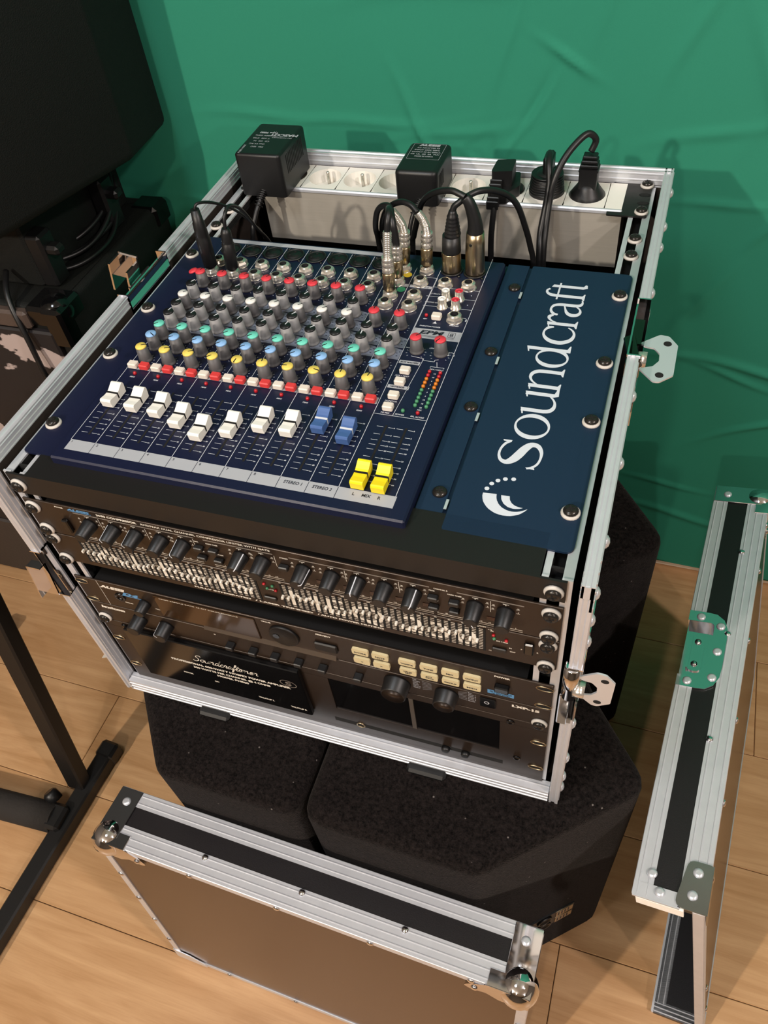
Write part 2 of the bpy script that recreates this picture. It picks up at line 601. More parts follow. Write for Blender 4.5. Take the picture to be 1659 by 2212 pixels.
def rounded_prism(b, poly, z0, z1, r, seg=4, bottom=False):
    """upright prism whose top edge is rounded by r; poly runs counter-clockwise"""
    n = len(poly)
    ar = sum(poly[i][0] * poly[(i + 1) % n][1] - poly[(i + 1) % n][0] * poly[i][1] for i in range(n))
    if ar < 0:
        poly = list(reversed(poly))
    nor = []
    for i in range(n):
        a = Vector(poly[i]) - Vector(poly[i - 1]); c = Vector(poly[(i + 1) % n]) - Vector(poly[i])
        na = Vector((a.y, -a.x)).normalized(); nc = Vector((c.y, -c.x)).normalized()
        m = (na + nc)
        m = m / max(m.dot(na), 0.3)
        nor.append(m)
    lay = [(0, z0)] if not bottom else [(r * (1 - math.cos(R(90 * k / seg))), z0 + r * (1 - math.sin(R(90 * k / seg)))) for k in range(seg, -1, -1)]
    lay += [(r * (1 - math.cos(R(90 * k / seg))), z1 - r + r * math.sin(R(90 * k / seg))) for k in range(seg + 1)]
    vs = []
    for (d, z) in lay:
        for i in range(n):
            vs.append((poly[i][0] - nor[i].x * d, poly[i][1] - nor[i].y * d, z))
    fs = []
    for k in range(len(lay) - 1):
        for i in range(n):
            j = (i + 1) % n
            fs.append((k * n + i, k * n + j, (k + 1) * n + j, (k + 1) * n + i))
    b.add(vs, fs, True)
    b.add(vs, [tuple(reversed(range(n))), tuple((len(lay) - 1) * n + i for i in range(n))])

# ------------------------------------------------------------------ object helpers
def tag(o, label=None, cat=None, group=None, kind=None):
    if label: o['label'] = label
    if cat: o['category'] = cat
    if group: o['group'] = group
    if kind: o['kind'] = kind
    return o

class Thing:
    """an Empty at the thing's base; parts are given in scene millimetres"""
    def __init__(self, name, label, cat, base, group=None, matrix=None):
        self.base = base if matrix is None else (0, 0, 0)
        self.o = bpy.data.objects.new(name, None)
        self.o.empty_display_size = 0.02
        COL.objects.link(self.o)
        if matrix is None:
            self.o.location = V(*base)
        else:
            self.o.matrix_world = matrix
        tag(self.o, label, cat, group)
    def part(self, name, b, mats, parent=None, loc=None, rotz=0.0, label=None, kind=None, rot=None):
        """loc None: b is in scene mm; else b is around its own origin and placed at loc (scene mm)"""
        me = b if isinstance(b, bpy.types.Mesh) else b.mesh(name, mats, self.base if loc is None and (parent is None or parent.type == 'EMPTY' or parent.get('_abs')) else (0, 0, 0))
        o = bpy.data.objects.new(name, me)
        COL.objects.link(o)
        o.parent = parent or self.o
        if loc is not None:
            pb = self.base if parent is None else (0, 0, 0)
            o.location = ((loc[0] - pb[0]) / 1000, (loc[1] - pb[1]) / 1000, (loc[2] - pb[2]) / 1000)
        if rot is not None:
            o.rotation_euler = rot
        elif rotz:
            o.rotation_euler = (0, 0, rotz)
        if label: o['label'] = label
        if kind: o['kind'] = kind
        return o
    def sub(self, parent, name, b, mats, label=None):
        """sub-part given in scene mm under a part that was given in scene mm (its origin is the thing's)"""
        for q in split_far(b):
            me = q.mesh(name, mats, self.base)
            o = bpy.data.objects.new(name, me)
            COL.objects.link(o)
            o.parent = parent
            if label: o['label'] = label
        return o

def single(name, b, mats, label, cat, base, group=None, kind=None):
    o = bpy.data.objects.new(name, b.mesh(name, mats, base))
    COL.objects.link(o)
    o.location = V(*base)
    return tag(o, label, cat, group, kind)

def struct(name, b, mats, base=(0, 0, FLOOR), label=None):
    o = bpy.data.objects.new(name, b.mesh(name, mats, base))
    COL.objects.link(o)
    o.location = V(*base)
    o['kind'] = 'structure'
    if label: o['label'] = label
    return o

# ================================================================== the setting
XL, XR, YF, YB, ZC = -1700.0, 3200.0, -3600.0, 735.0, 1600.0
b = B(); b.box(XL, XR, YF, YB, FLOOR - 40, FLOOR - 9)
floor = struct('floor', b, M['plydark'])
# planks: rows run along x, joints measured in the photograph
edges = [728, 540, 354, 162, -24, -205, -395, -585, -775, -965, -1155]
row_joint = {1: 560, 2: -80, 3: -581, 4: 300, 5: -1000, 6: 90, 7: -420, 8: 610, 9: -200, 0: -300}
k = 0
plank_mesh = {}
def plank(x0, x1, y0, y1):
    key = (round(x1 - x0), round(y1 - y0))
    if key not in plank_mesh:
        q = B(); q.box(0.5, key[0] - 0.5, 0.5, key[1] - 0.5, -9, 0, 0.8)
        plank_mesh[key] = q.mesh('plank', M['wood'])
    o = bpy.data.objects.new('plank', plank_mesh[key])
    COL.objects.link(o)
    o.parent = floor
    o.location = (x0 / 1000, y0 / 1000, 0)
for r in range(len(edges) - 1):
    y1, y0 = edges[r], edges[r + 1]
    j = row_joint[r]
    xs = [j + 1285 * q for q in range(-3, 4)]
    xs = [max(-1690, min(1500, x)) for x in xs]
    for (a, c) in zip(xs[:-1], xs[1:]):
        if c - a > 20:
            plank(a, c, y0, y1)
b = B(); b.box(XL, XR, YF, -1156, FLOOR - 9, FLOOR)
b.box(1501, XR, -1154, YB - 8, FLOOR - 9, FLOOR)
o = bpy.data.objects.new('floor_beyond', b.mesh('floor_beyond', M['wood'], (0, 0, FLOOR)))
COL.objects.link(o); o.parent = floor
floor['label'] = 'light maple laminate floor of wide planks'

b = B(); b.box(XL, XR, YB, YB + 60, FLOOR, ZC)
struct('wall_back', b, M['wallpaint'])
b = B(); b.box(XL - 60, XL, YF, YB, FLOOR, ZC)
struct('wall_left', b, M['roompaint'])
b = B(); b.box(XR, XR + 60, YF, YB, FLOOR, ZC)
struct('wall_right', b, M['roompaint'])
b = B(); b.box(XL, XR, YF - 60, YF, FLOOR, ZC)
struct('wall_front', b, M['roompaint'])
b = B(); b.box(XL, XR, YF, YB, ZC, ZC + 60)
struct('ceiling', b, mat('ceiling_paint', (228, 226, 222), 0.85))
b = B(); b.box(XL, XR, 722, YB, FLOOR, FLOOR + 62, 3)
struct('baseboard_back', b, M['skirting'])

# green cloth: hanging sheet with soft creases
b = B()
x0, x1, z0, z1 = -1500.0, 1500.0, FLOOR + 26, 1350.0
nx, nz = 190, 160
creases = []                                     # (x, z, angle, length, width, height)
for (cx, cz, an, ln, wd, hh) in [
    (60, -30, 62, 150, 6, 4.0), (75, 0, 70, 110, 7, -3.5), (118, 62, -25, 70, 6, 5.0), (40, 75, 78, 170, 9, 3.0),
    (-60, -60, -58, 90, 6, 4.5), (-85, 0, -60, 110, 8, 3.0), (-30, -30, 10, 150, 10, 2.5), (20, -85, -35, 90, 5, 4.0),
    (-140, -20, 4, 200, 9, 2.5), (-300, -15, 2, 180, 9, 2.2), (-395, -160, -4, 120, 6, 4.0), (-350, -185, -12, 90, 6, 4.0),
    (-330, -120, -8, 100, 5, 3.0), (350, 40, -60, 160, 12, 3.0), (420, 60, 50, 200, 14, 3.0), (300, -20, 15, 130, 10, 2.5),
    (330, -110, 5, 120, 7, 3.0), (400, -130, 55, 90, 9, 3.0), (430, -370, -6, 260, 9, 5.0), (400, -385, -14, 120, 6, 4.0),
    (470, -470, 32, 190, 8, 5.0), (340, -640, -4, 120, 7, 3.5), (380, -720, -8, 200, 10, 4.0), (520, -260, 40, 120, 12, 3.0),
    (330, -250, 65, 160, 10, 3.0), (-20, 140, 5, 260, 14, 3.0), (160, 130, 80, 200, 12, 2.5), (260, 100, 70, 150, 12, 3.0)]:
    creases.append((cx, cz, math.cos(R(an)), math.sin(R(an)), ln, wd * 0.7, hh * 1.0))
def sag(x, z):
    d = 5.0 * math.sin(x / 210.0 + 0.6 * math.sin(z / 330.0)) + 3.0 * math.sin(z / 170.0 + x / 400.0) + 1.2 * math.sin(x / 61.0 + z / 97.0)
    for (cx, cz, c, s, ln, wd, hh) in creases:
        dx, dz = x - cx, z - cz
        t = dx * c + dz * s
        if abs(t) > ln * 1.3: continue
        n = -dx * s + dz * c + 6.0 * math.sin(t / 45.0)
        if abs(n) > wd * 4: continue
        d -= hh * math.exp(-(n / wd) ** 2) * math.exp(-(t / ln * 2.0) ** 2)
    return 706.0 + d
def spaced(a, c, n, f0, f1):                      # finer inside f0..f1
    pts = []
    m = int(n * 0.78)
    pts += [a + (f0 - a) * q / (n * 0.11) for q in range(int(n * 0.11))]
    pts += [f0 + (f1 - f0) * q / m for q in range(m)]
    pts += [f1 + (c - f1) * q / (n * 0.11) for q in range(int(n * 0.11) + 1)]
    pts[-1] = c
    return pts
xs = spaced(x0, x1, 330, -480, 640); zs = spaced(z0, z1, 310, -868, 160)
zs[0] = z0
vs = [(x, sag(x, z), z) for z in zs for x in xs]
nX = len(xs)
fs = [(j * nX + i, j * nX + i + 1, (j + 1) * nX + i + 1, (j + 1) * nX + i) for j in range(len(zs) - 1) for i in range(nX - 1)]
b.add(vs, fs, True)
single('backdrop_cloth', b, M['cloth'], 'creased green screen cloth hanging over the back wall down to the skirting', 'cloth', (0, 706, FLOOR + 26))

# ================================================================== loudspeakers that carry the case
def wedge_part(t, poly, z0, z1, r, name='cabinet'):
    q = B(); rounded_prism(q, fillet(poly, 26, 4), z0, z1, r, 5)
    return t.part(name, q, M['carpet'])

ZW = -386.0
t = Thing('stage_monitor', 'black carpeted stage monitor on end under left half of case', 'speaker', (-130, 60, FLOOR), 'carpeted stage monitors under the case')
wedge_part(t, [(-254, 2), (-178, -97), (-2, -99), (-2, 330), (-254, 330)], FLOOR, ZW, 17)
b = B(); b.box(-158, -118, -22, -4, ZW - 1, ZW + 7, 3)
t.part('handle', b, M['plastic'])
t = Thing('stage_monitor', 'black carpeted stage monitor on end under right half of case, with metal connector plate', 'speaker', (160, 40, FLOOR), 'carpeted stage monitors under the case')
wedge_part(t, [(1, -99), (197, -103), (351, 35), (284, 120), (230, 216), (1, 216)], FLOOR, ZW, 17)
b = B(); b.box(98, 142, -22, -5, ZW - 1, ZW + 7, 3)
t.part('handle', b, M['plastic'])
# connector plate on the slanted face
d = Vector((156, 143, 0)).normalized(); n = Vector((d.y, -d.x, 0))
T = Matrix.Translation(Vector((266, -41, -742)) + n * 0.5) @ Matrix(((d.x, 0, n.x, 0), (d.y, 0, n.y, 0), (0, 1, 0, 0), (0, 0, 0, 1)))
b = B(); b.T = T; b.box(-58, 50, -26, 26, -1, 2)
cp = t.part('connector_plate', b, M['black'])
b = B(); b.T = T
for (a, c) in ((-24, 14), (-24, -13), (4, 14), (4, -13)):
    b.lathe([(11.5, 2), (11.5, 4.5), (9, 4.5), (8.5, 2.5)], (a, c, 0), (0, 0, 1), 20)
t.sub(cp, 'connector_socket', b, M['plastic'])
b = B(); b.T = T
b.box(22, 48, 3, 24, 2, 3); b.box(22, 48, -24, -3, 2, 3); b.box(-57, -38, -20, 10, 2, 3)
t.sub(cp, 'label_plate', b, M['brass'])
b = B(); b.T = T; b.m = 0
for q in range(4):
    b.box(25 + q * 5, 27 + q * 5, 8, 20, 3.0, 3.3); b.box(25 + q * 5, 27 + q * 5, -20, -8, 3.0, 3.3)
t.sub(cp, 'printed_lines', b, M['pdark'])
t = Thing('stage_monitor', 'black carpeted stage monitor on end under rear right corner of case', 'speaker', (160, 380, FLOOR), 'carpeted stage monitors under the case')
wedge_part(t, [(-10, 230), (182, 227), (337, 371), (264, 468), (200, 560), (-10, 560)], FLOOR, ZW, 17)

# ================================================================== the rack case
case = Thing('flight_case', 'open aluminium edged flight case packed with a mixer and rack units', 'case', (0, 280, -385))
ZT, YO = 6.0, -12.5                         # top of the rails, front of the rails
def ribs(x0, x1, n, h):                     # little ridges along one flank: (pos, height)
    out = [(x0, 0)]
    for k in range(n):
        c = x0 + (x1 - x0) * (k + 0.5) / n
        w = 0.9
        s = 1 if x1 > x0 else -1
        out += [(c - s * w, 0), (c - s * w * 0.4, h), (c + s * w * 0.4, h), (c + s * w, 0)]
    out.append((x1, 0))
    return out
def rail_poly(sgn):
    """cross-section (x, depth below the rail's lip) of a side rail; sgn -1 left, +1 right"""
    P = []
    for (p, h) in ribs(15, 0, 3, 0.8): P.append((251.4 - h, -p))                    # inner flank, up
    P += [(253.2, 0), (254.2, -1.3), (256.8, -1.3), (257.8, 0)]
    for (p, h) in ribs(0, 30, 3, 0.9): P.append((260.5 + h, -p))                  # outer flank, down
    P += [(258.6, -30), (258.6, -15)]
    return [(sgn * x, d) for (x, d) in P]
YGAP = (236.0, 320.0)                       # latch gap in the top rails
ZGAP = {1: (-104.0, -190.0), -1: (-112.0, -186.0)}
for s, side in ((-1, 'left'), (1, 'right')):
    pr = rail_poly(s)
    for (a, c) in ((YO + (0), YGAP[0]), (YGAP[1], 568.0)):
        b = B(); b.prism([(x, ZT + d) for (x, d) in pr], a, c, 'y')
        case.part('edge_rail', b, M['alu'])
    for (a, c) in ((ZT - 1.0, ZGAP[s][0]), (ZGAP[s][1], -385.0)):
        b = B(); b.prism([(x, YO - d) for (x, d) in pr], c, a, 'z')
        case.part('edge_rail', b, M['alu'])
    b = B(); b.box(s * 251.2, s * 258.5, 2, 560, -383, -8)
    case.part('side_panel', b, M['plydark'])
    b = B(); b.box(s * 258.5, s * 260.0, 16, 540, -360, -24)
    case.part('outer_sheet', b, M['laminate'])
    # rivets on the outer flank
    rv = B(); rv.lathe([(0, 3.2), (3, 2.6), (5, 1.0), (5.4, 0)][::-1], (0, 0, 0), (s, 0, 0), 12)
    rme = rv.mesh('rivet', M['steel'])
    for yy in (40, 120, 200, 350, 430, 470, 540):
        case.part('rivet', rme, None, loc=(s * 261.2, yy, -8))
    for zz in (-20, -55, -85, -225, -300, -345, -372):
        case.part('rivet', rme, None, loc=(s * 261.2, 2, zz))
# back rail, bottom front rail
pr = rail_poly(1)
b = B(); b.prism([(568 - 260.5 + x, ZT + d * (1.4 if x < 252 else 1.0)) for (x, d) in pr], -259, 259, 'x')
case.part('edge_rail', b, M['alu'])
b = B()
P = [(0, -363)] + [(-p, -363 + h) for (p, h) in ribs(0, 11.5, 1, 0.8)][1:-1] + [(-12.5, -363)] + [(-12.5 - h, -363 - p) for (p, h) in ribs(1, 22, 3, 0.9)] + [(20, -385), (20, -383), (0, -383)]
b.prism(P, -250, 250, 'x')
case.part('edge_rail', b, M['alu'])
b = B(); b.box(-251, 251, 0, 560, -383, -374); case.part('bottom_panel', b, M['plydark'])
b = B(); b.box(-251, 251, 558.5, 566, -383, -10); case.part('back_panel', b, M['plydark'])
# rack rails with their screw channel
for s in (-1, 1):
    for part in (0, 1):
        b = B()
        for (a, c) in ((222.5, 227.5), (237, 244.8)):
            if part == 0: b.box(min(s * a, s * c), max(s * a, s * c), 1.0, 556, -13, -11.2)
            else: b.box(min(s * a, s * c), max(s * a, s * c), 0.2, 2.0, -362, -9.4)
        o = case.part('rack_rail', b, M['alu'])
        b = B()
        if part == 0: b.box(min(s * 225, s * 240), max(s * 225, s * 240), 4, 556, -24, -22)
        else: b.box(min(s * 225, s * 240), max(s * 225, s * 240), 11, 13, -362, -12)
        if part == 0:
            b.box(min(s * 226.5, s * 227.5), max(s * 226.5, s * 227.5), 4, 556, -22, -13); b.box(min(s * 237, s * 238), max(s * 237, s * 238), 4, 556, -22, -13)
        else:
            b.box(min(s * 226.5, s * 227.5), max(s * 226.5, s * 227.5), 2, 11, -362, -12); b.box(min(s * 237, s * 238), max(s * 237, s * 238), 2, 11, -362, -12)
        case.sub(o, 'screw_channel', b, M['void'])

# ------------------------------------------------------------------ rack screws (shared meshes)
def screw_mesh(ax):
    q = B()
    q.lathe([(5.9, 0), (5.9, 1.0), (5.2, 2.2), (3.6, 3.0), (1.2, 3.3)], (0, 0, 0), ax, 16)
    u = Vector((1, 0, 0)); w = Vector(ax).cross(u)
    q.m = 1
    for an in (20, 110):
        d = u * math.cos(R(an)) + w * math.sin(R(an)); e = Vector(ax).cross(d)
        o = Vector(ax) * 3.4
        q.add([o + d * 3 + e * 0.7, o - d * 3 + e * 0.7, o - d * 3 - e * 0.7, o + d * 3 - e * 0.7], [(0, 1, 2, 3)])
    return q.mesh('rack_screw', [M['screwblack'], M['void']])
def washer_mesh(ax):
    q = B(); q.lathe([(7.5, -2.8), (7.5, -1.4), (6.6, -0.3), (4.0, -0.3)], (0, 0, 0), ax, 20)
    return q.mesh('washer', M['washer'])
SC = {'z': (screw_mesh((0, 0, 1)), washer_mesh((0, 0, 1)), Vector((0, 0, 2.4))), 'y': (screw_mesh((0, -1, 0)), washer_mesh((0, -1, 0)), Vector((0, -3.0, 0)))}
def screw(t, x, y, z, ax='z', washer=True):
    sm, wm, d = SC[ax]
    p = Vector((x, y, z)) + (d if washer else Vector((0, 0, 0)))
    s = t.part('rack_screw', sm, None, loc=tuple(p))
    if washer:
        t.part('washer', wm, None, parent=s, loc=(0, 0, 0))

# cage nuts of the rail showing between the units
for (x, y) in ((234.6, 445.8), (234.5, 414.5), (-233, 404), (-233, 440)):
    screw(case, x, y, -11, 'z')

# ------------------------------------------------------------------ butterfly latches
def dish_top(s):
    """recessed dish that breaks the top rail on one side"""
    y0, y1 = YGAP
    d = case.part('latch_dish', (lambda q: (q.prism([(s * (256.2 - 6.4 * math.cos(R(a_))), -2 - 12 * math.sin(R(a_))) for a_ in range(0, 181, 15)] + [(s * 262.6, -18), (s * 249.8, -18)], y0 + 1, y1 - 1, 'y', True), q.box(min(s * 250, s * 251.5), max(s * 250, s * 251.5), y0, y1, -32, ZT - 2),
                  q.box(min(s * 250, s * 262), max(s * 250, s * 262), y0, y0 + 1.5, -32, ZT + 0.8), q.box(min(s * 250, s * 262), max(s * 250, s * 262), y1 - 1.5, y1, -32, ZT + 0.8),
                  q.box(min(s * 261, s * 262.5), max(s * 261, s * 262.5), y0 - 14, y1 + 14, -62, -30), q)[-1])(B()), M['chrome'])
    return d
dR = dish_top(1); dL = dish_top(-1)
# right: turned plate standing out horizontally
def wing(name_parent, T):
    q = B(); q.T = T
    out = [(0, -36), (11, -40), (23, -29), (24.5, 12), (15, 24), (7, 25), (-6, 8), (-3, 6)]
    hole = [(-3, 6), (4, 5.5), (9, 0), (11, -8), (9, -17), (3, -23), (-3, -24), (-9, -20)]
    q.prism(fillet([(-8, -22), (8, -40), (13, -40), (24, -29), (24.5, 12), (16, 24), (8, 25), (-8, 10), (-3, 6), (5, 5), (10, -2), (10.5, -12), (6, -20), (-3, -24)], [2, 4, 4, 4, 4, 4, 4, 2, 0, 3, 3, 3, 3, 0], 3), -0.8, 0.8, 'z')
    w = case.sub(name_parent, 'butterfly_plate', q, M['steel'])
    q = B(); q.T = T
    for (x, y) in ((15.5, 13), (12.5, -31)):
        q.lathe([(3.6, -0.95), (3.6, 0.95)], (x, y, 0), (0, 0, 1), 16)
    case.sub(name_parent, 'screw_hole', q, M['void'])
    q = B(); q.T = T
    q.cyl((-10, -10, -2), (0, -10, -2), 7.5, 7.5, 18)
    case.sub(name_parent, 'spindle', q, M['nickel'])
    return w
wing(dR, Matrix.Translation(Vector((267, 262, -8))))
q = B()
q.box(250.5, 260, 264, 300, -4, -2.4); q.box(250.5, 252, 236, 262, -18, 3); q.T = Matrix.Translation(Vector((256, 252, -6))) @ Matrix.Rotation(R(14), 4, 'Z') @ Matrix.Rotation(R(-25), 4, 'Y')
q.box(-5, 5, -19, 20, 0, 8, 1.2)
case.sub(dR, 'latch_hook', q, mat('dark_latch_steel', (96, 88, 80), 0.18, 1.0))
q = B(); q.box(-262, -254, 262, 296, -12, -10.5); q.box(-264, -262.6, 258, 300, -26, 0)
q.T = Matrix.Translation(Vector((-277, 287, 4))) @ Matrix.Rotation(R(10), 4, 'Y') @ Matrix.Scale(1.35, 4)
q.box(-8, 8, -1, 0.6, -10, 12); q.box(-8, -6.4, -16, 0, -12, 12); q.box(6.4, 8, -16, 0, -12, 8); q.box(-8, 8, 0, 1.4, 10, 13)
case.sub(dL, 'butterfly_plate', q, M['chrome'])
def dish_front(s):
    z1, z0 = ZGAP[s]
    q = B()
    def bx(a, c, *r): q.box(min(s * a, s * c), max(s * a, s * c), *r)
    bx(250, 262, 16, 18, z0, z1); bx(250, 251.4, -10, 16, z0, z1); bx(250, 262, YO - 0.8, 16, z1 - 1.5, z1); bx(250, 262, YO - 0.8, 16, z0, z0 + 1.5)
    bx(260.6, 262.4, 14, 46, z0 - 14, z1 + 14)
    return case.part('latch_dish', q, M['chrome'])
fR = dish_front(1); fL = dish_front(-1)
wing(fR, Matrix.Translation(Vector((266, -8, -131))) @ Matrix(((0.9, 0, 0.0, 0), (0, 0, 1, 0), (0, 0.8, 0, 0), (0, 0, 0, 1))))
q = B()
q.lathe([(6.5, 0), (6.5, 46), (5, 46)], (254, -10, -152), (0, 0, 1), 16)
q.box(247, 256, -14, -11, -200, -150, 1); q.box(250, 259, -13.5, -12, -196, -186)
case.sub(fR, 'latch_hook', q, M['chrome'])
q = B(); q.box(-263, -262, -10, 6, -190, -116)
q.T = Matrix.Translation(Vector((-268, -10, -160))) @ Matrix.Rotation(R(-8), 4, 'X')
q.box(-9, 6, -0.8, 0.8, -26, 20); q.box(-10.4, -9, -9, 0.8, -26, 20); q.box(-9, 6, -9, 0, 19, 20.4)
case.sub(fL, 'butterfly_plate', q, M['chrome'])

# ================================================================== the mixing console
mix = Thing('mixing_console', 'dark blue rack mixing console with coloured knobs and white faders', 'mixer', (-40, 200, -60))
S = -1.0                                    # its working surface
PS = TOP(S + 0.15)
CH = [-184.1 + 25.1 * i for i in range(10)]
SEP = [-196.6 + 25.1 * i for i in range(11)]
b = B(); b.box(-205, 115.5, 18, 369, -38, S, 1.5)
body = mix.part('body', b, M['navy'])
b = B()
b.prism(fillet([(-241, 24.5), (-203, 24.5), (-203, 379), (-241, 379)], [5, 0, 0, 5], 3), -11, -9)
mix.part('rack_ear', b, M['navy'])
b = B()
b.prism(fillet([(117, 24.5), (138.5, 22), (138.5, 379), (117, 379)], [0, 4, 0, 0], 3), -11.5, -9.4)
b.box(114, 145, 24, 379, -16, -12)
mix.part('centre_strip', b, M['navyplate'])
b = B()
b.prism(fillet([(142, 24.5), (240.8, 24.5), (240.8, 379), (142, 379)], [2, 7, 7, 2], 4), -11, -9)
plate = mix.part('logo_plate', b, M['navyplate'])
for (y) in (338.7, 237.0, 161.0, 60.4):
    screw(mix, 131.2, y, -9.4, 'z', False)
b = B()
for y in (338.7, 237.0, 161.0, 60.4):
    b.box(138.4, 140.6, y - 16, y - 6, -9.4, -8.8)
mix.part('plate_tab', b, M['steel'])
for s in (-1, 1):
    for y in (61.9, 162.8, 239.4, 341.1):
        screw(mix, s * 232.5, y, -9, 'z')

# ---- big word and emblem on the plate: letters drawn along y, their feet towards +x
b = B()
PL = (Vector((200.8, 0, -8.8)), Vector((0, 1, 0)), Vector((-1, 0, 0)))
rb = lambda pts, sub=5: b.ribbon(b.lift(PL), pts, sub)
def pg(pts): b.poly(b.lift(PL), pts)
def stem(s0, s1, t0, t1): pg([(s0, t0), (s1, t0), (s1, t1), (s0, t1)])
def foot(s0, s1, c0, c1, t=0.0):            # bracketed slab serif
    pg([(s0, t), (s1, t), (s1, t + 0.9), (c1, t + 2.6), (c0, t + 2.6), (s0, t + 0.9)])
def flag(s0, c1, t):                        # wedge serif on the head of a stem
    pg([(s0, t - 2.6), (c1, t - 1.0), (c1, t + 0.7), (s0, t - 1.4)])
# S
rb([(99.8, 9.5, 2.0), (101.5, 5.6, 2.2), (106, 2.0, 2.0), (113, 0.6, 2.0), (120, 1.3, 3.0), (125.8, 5.0, 4.4), (126.3, 10.5, 5.6), (121, 14.8, 7.0), (114, 18.0, 7.6), (107.5, 21.6, 7.0), (103.6, 26.2, 5.0), (105, 31.0, 3.2), (110.5, 33.8, 2.2), (117.5, 33.7, 2.0), (124, 31.2, 2.4), (127.6, 27.2, 2.2)])
pg([(99.3, 3.0), (101.2, 3.4), (100.9, 10.5), (99.8, 9.5)]); pg([(128.4, 34.0), (126.9, 33.4), (126.2, 27.6), (128.6, 26.4)])
def bowl(c, hw, wd=5.2, t0=-0.4, t1=29.0, tilt=7.0):
    cu, cv = c, (t0 + t1) / 2
    ro, so = hw, (t1 - t0) / 2
    n = 36
    pts = []
    o, a, bb = b.lift(PL)
    for k in range(n + 1):
        an = 2 * math.pi * k / n
        x0, y0 = ro * math.cos(an), so * math.sin(an)
        xi, yi = (ro - wd) * math.cos(an), (so - 1.7) * math.sin(an)
        ct, st = math.cos(R(-tilt)), math.sin(R(-tilt))
        xi, yi = xi * ct - yi * st * 0.5, yi
        pts.append(o + a * (cu + x0) + bb * (cv + y0)); pts.append(o + a * (cu + xi) + bb * (cv + yi))
    b.add(pts, [(2 * k, 2 * k + 2, 2 * k + 3, 2 * k + 1) for k in range(n)])
bowl(147.8, 15.2, 4.6)                                                                  # o
stem(165.2, 169.6, 8, 27.6); flag(162.0, 169.6, 27.6)                                   # u
rb([(167.4, 9.0, 4.4), (168.6, 4.6, 4.4), (172.2, 1.6, 3.6), (177.5, 0.9, 2.4), (182.5, 2.6, 1.8), (187.6, 6.6, 1.8)])
stem(186.4, 190.8, 3, 27.6); flag(183.6, 190.8, 27.6); pg([(186.4, 3.4), (190.8, 3.4), (198.4, 1.2), (198.4, 0.2), (188.2, -0.6)])
stem(196.6, 201.0, 0, 27.6); flag(193.6, 201.0, 27.6); foot(193.4, 204.2, 196.6, 201.0)  # n
rb([(200.6, 21.0, 1.6), (204.5, 25.6, 1.9), (209.5, 27.9, 2.6), (214.8, 26.8, 3.8), (218.2, 22.4, 4.5), (218.9, 16.0, 4.4)])
stem(216.7, 221.1, 0, 16.5); foot(214.0, 224.6, 216.7, 221.1)
bowl(238.4, 13.6, 4.6)                                                                  # d
stem(247.6, 252.0, 1, 38.2); flag(244.4, 252.0, 38.6); pg([(247.6, 2.8), (252.0, 2.8), (257.4, 1.0), (257.4, 0.0), (247.6, -0.4)])
rb([(284.2, 7.4, 1.4), (280, 2.6, 2.0), (273.5, 0.6, 2.6), (266, 3.0, 4.2), (261.4, 9.6, 5.2), (261.2, 17.0, 5.2), (264.4, 23.6, 4.2), (270.4, 27.8, 2.4), (277, 28.0, 2.0), (282.0, 24.8, 3.6), (283.4, 20.6, 2.0)])   # c
stem(286.4, 290.8, 0, 27.6); flag(283.2, 290.8, 27.6); foot(283.4, 294.8, 286.4, 290.8)  # r
rb([(290.4, 20.0, 1.5), (292.6, 24.6, 1.9), (296.0, 27.4, 2.8), (299.6, 27.2, 3.6), (301.4, 24.2, 2.6)])
rb([(302.6, 20.6, 2.6), (303.6, 24.6, 3.2), (307.4, 27.6, 2.6), (312.4, 28.2, 2.2), (316.8, 26.0, 3.6), (318.8, 20.6, 4.4), (318.9, 12.0, 4.4), (319.0, 6.0, 4.4), (320.6, 2.0, 3.6), (324.6, 0.7, 1.9), (328.2, 1.6, 1.2)])   # a
rb([(317.6, 16.6, 1.4), (311.6, 14.8, 2.0), (306.4, 12.4, 3.6), (303.6, 8.0, 4.8), (304.6, 3.2, 4.2), (308.6, 0.8, 2.8), (313.4, 1.6, 1.8), (317.6, 5.4, 1.8)])
stem(330.6, 335.0, 0, 29); foot(327.8, 338.4, 330.6, 335.0)                              # f
rb([(332.8, 28.0, 4.4), (333.5, 32.6, 4.2), (336.4, 36.4, 2.8), (340.4, 37.2, 2.2), (343.2, 34.8, 2.6)])
pg([(326.6, 25.2), (354.2, 25.2), (354.2, 26.9), (326.6, 26.9)])                         # shared bar
pg([(346.4, 3.4), (350.6, 3.4), (350.6, 32.4), (346.4, 34.0)]); pg([(346.4, 3.6), (350.6, 3.6), (354.0, 2.0), (353.4, 0.2), (348.4, -0.5)])
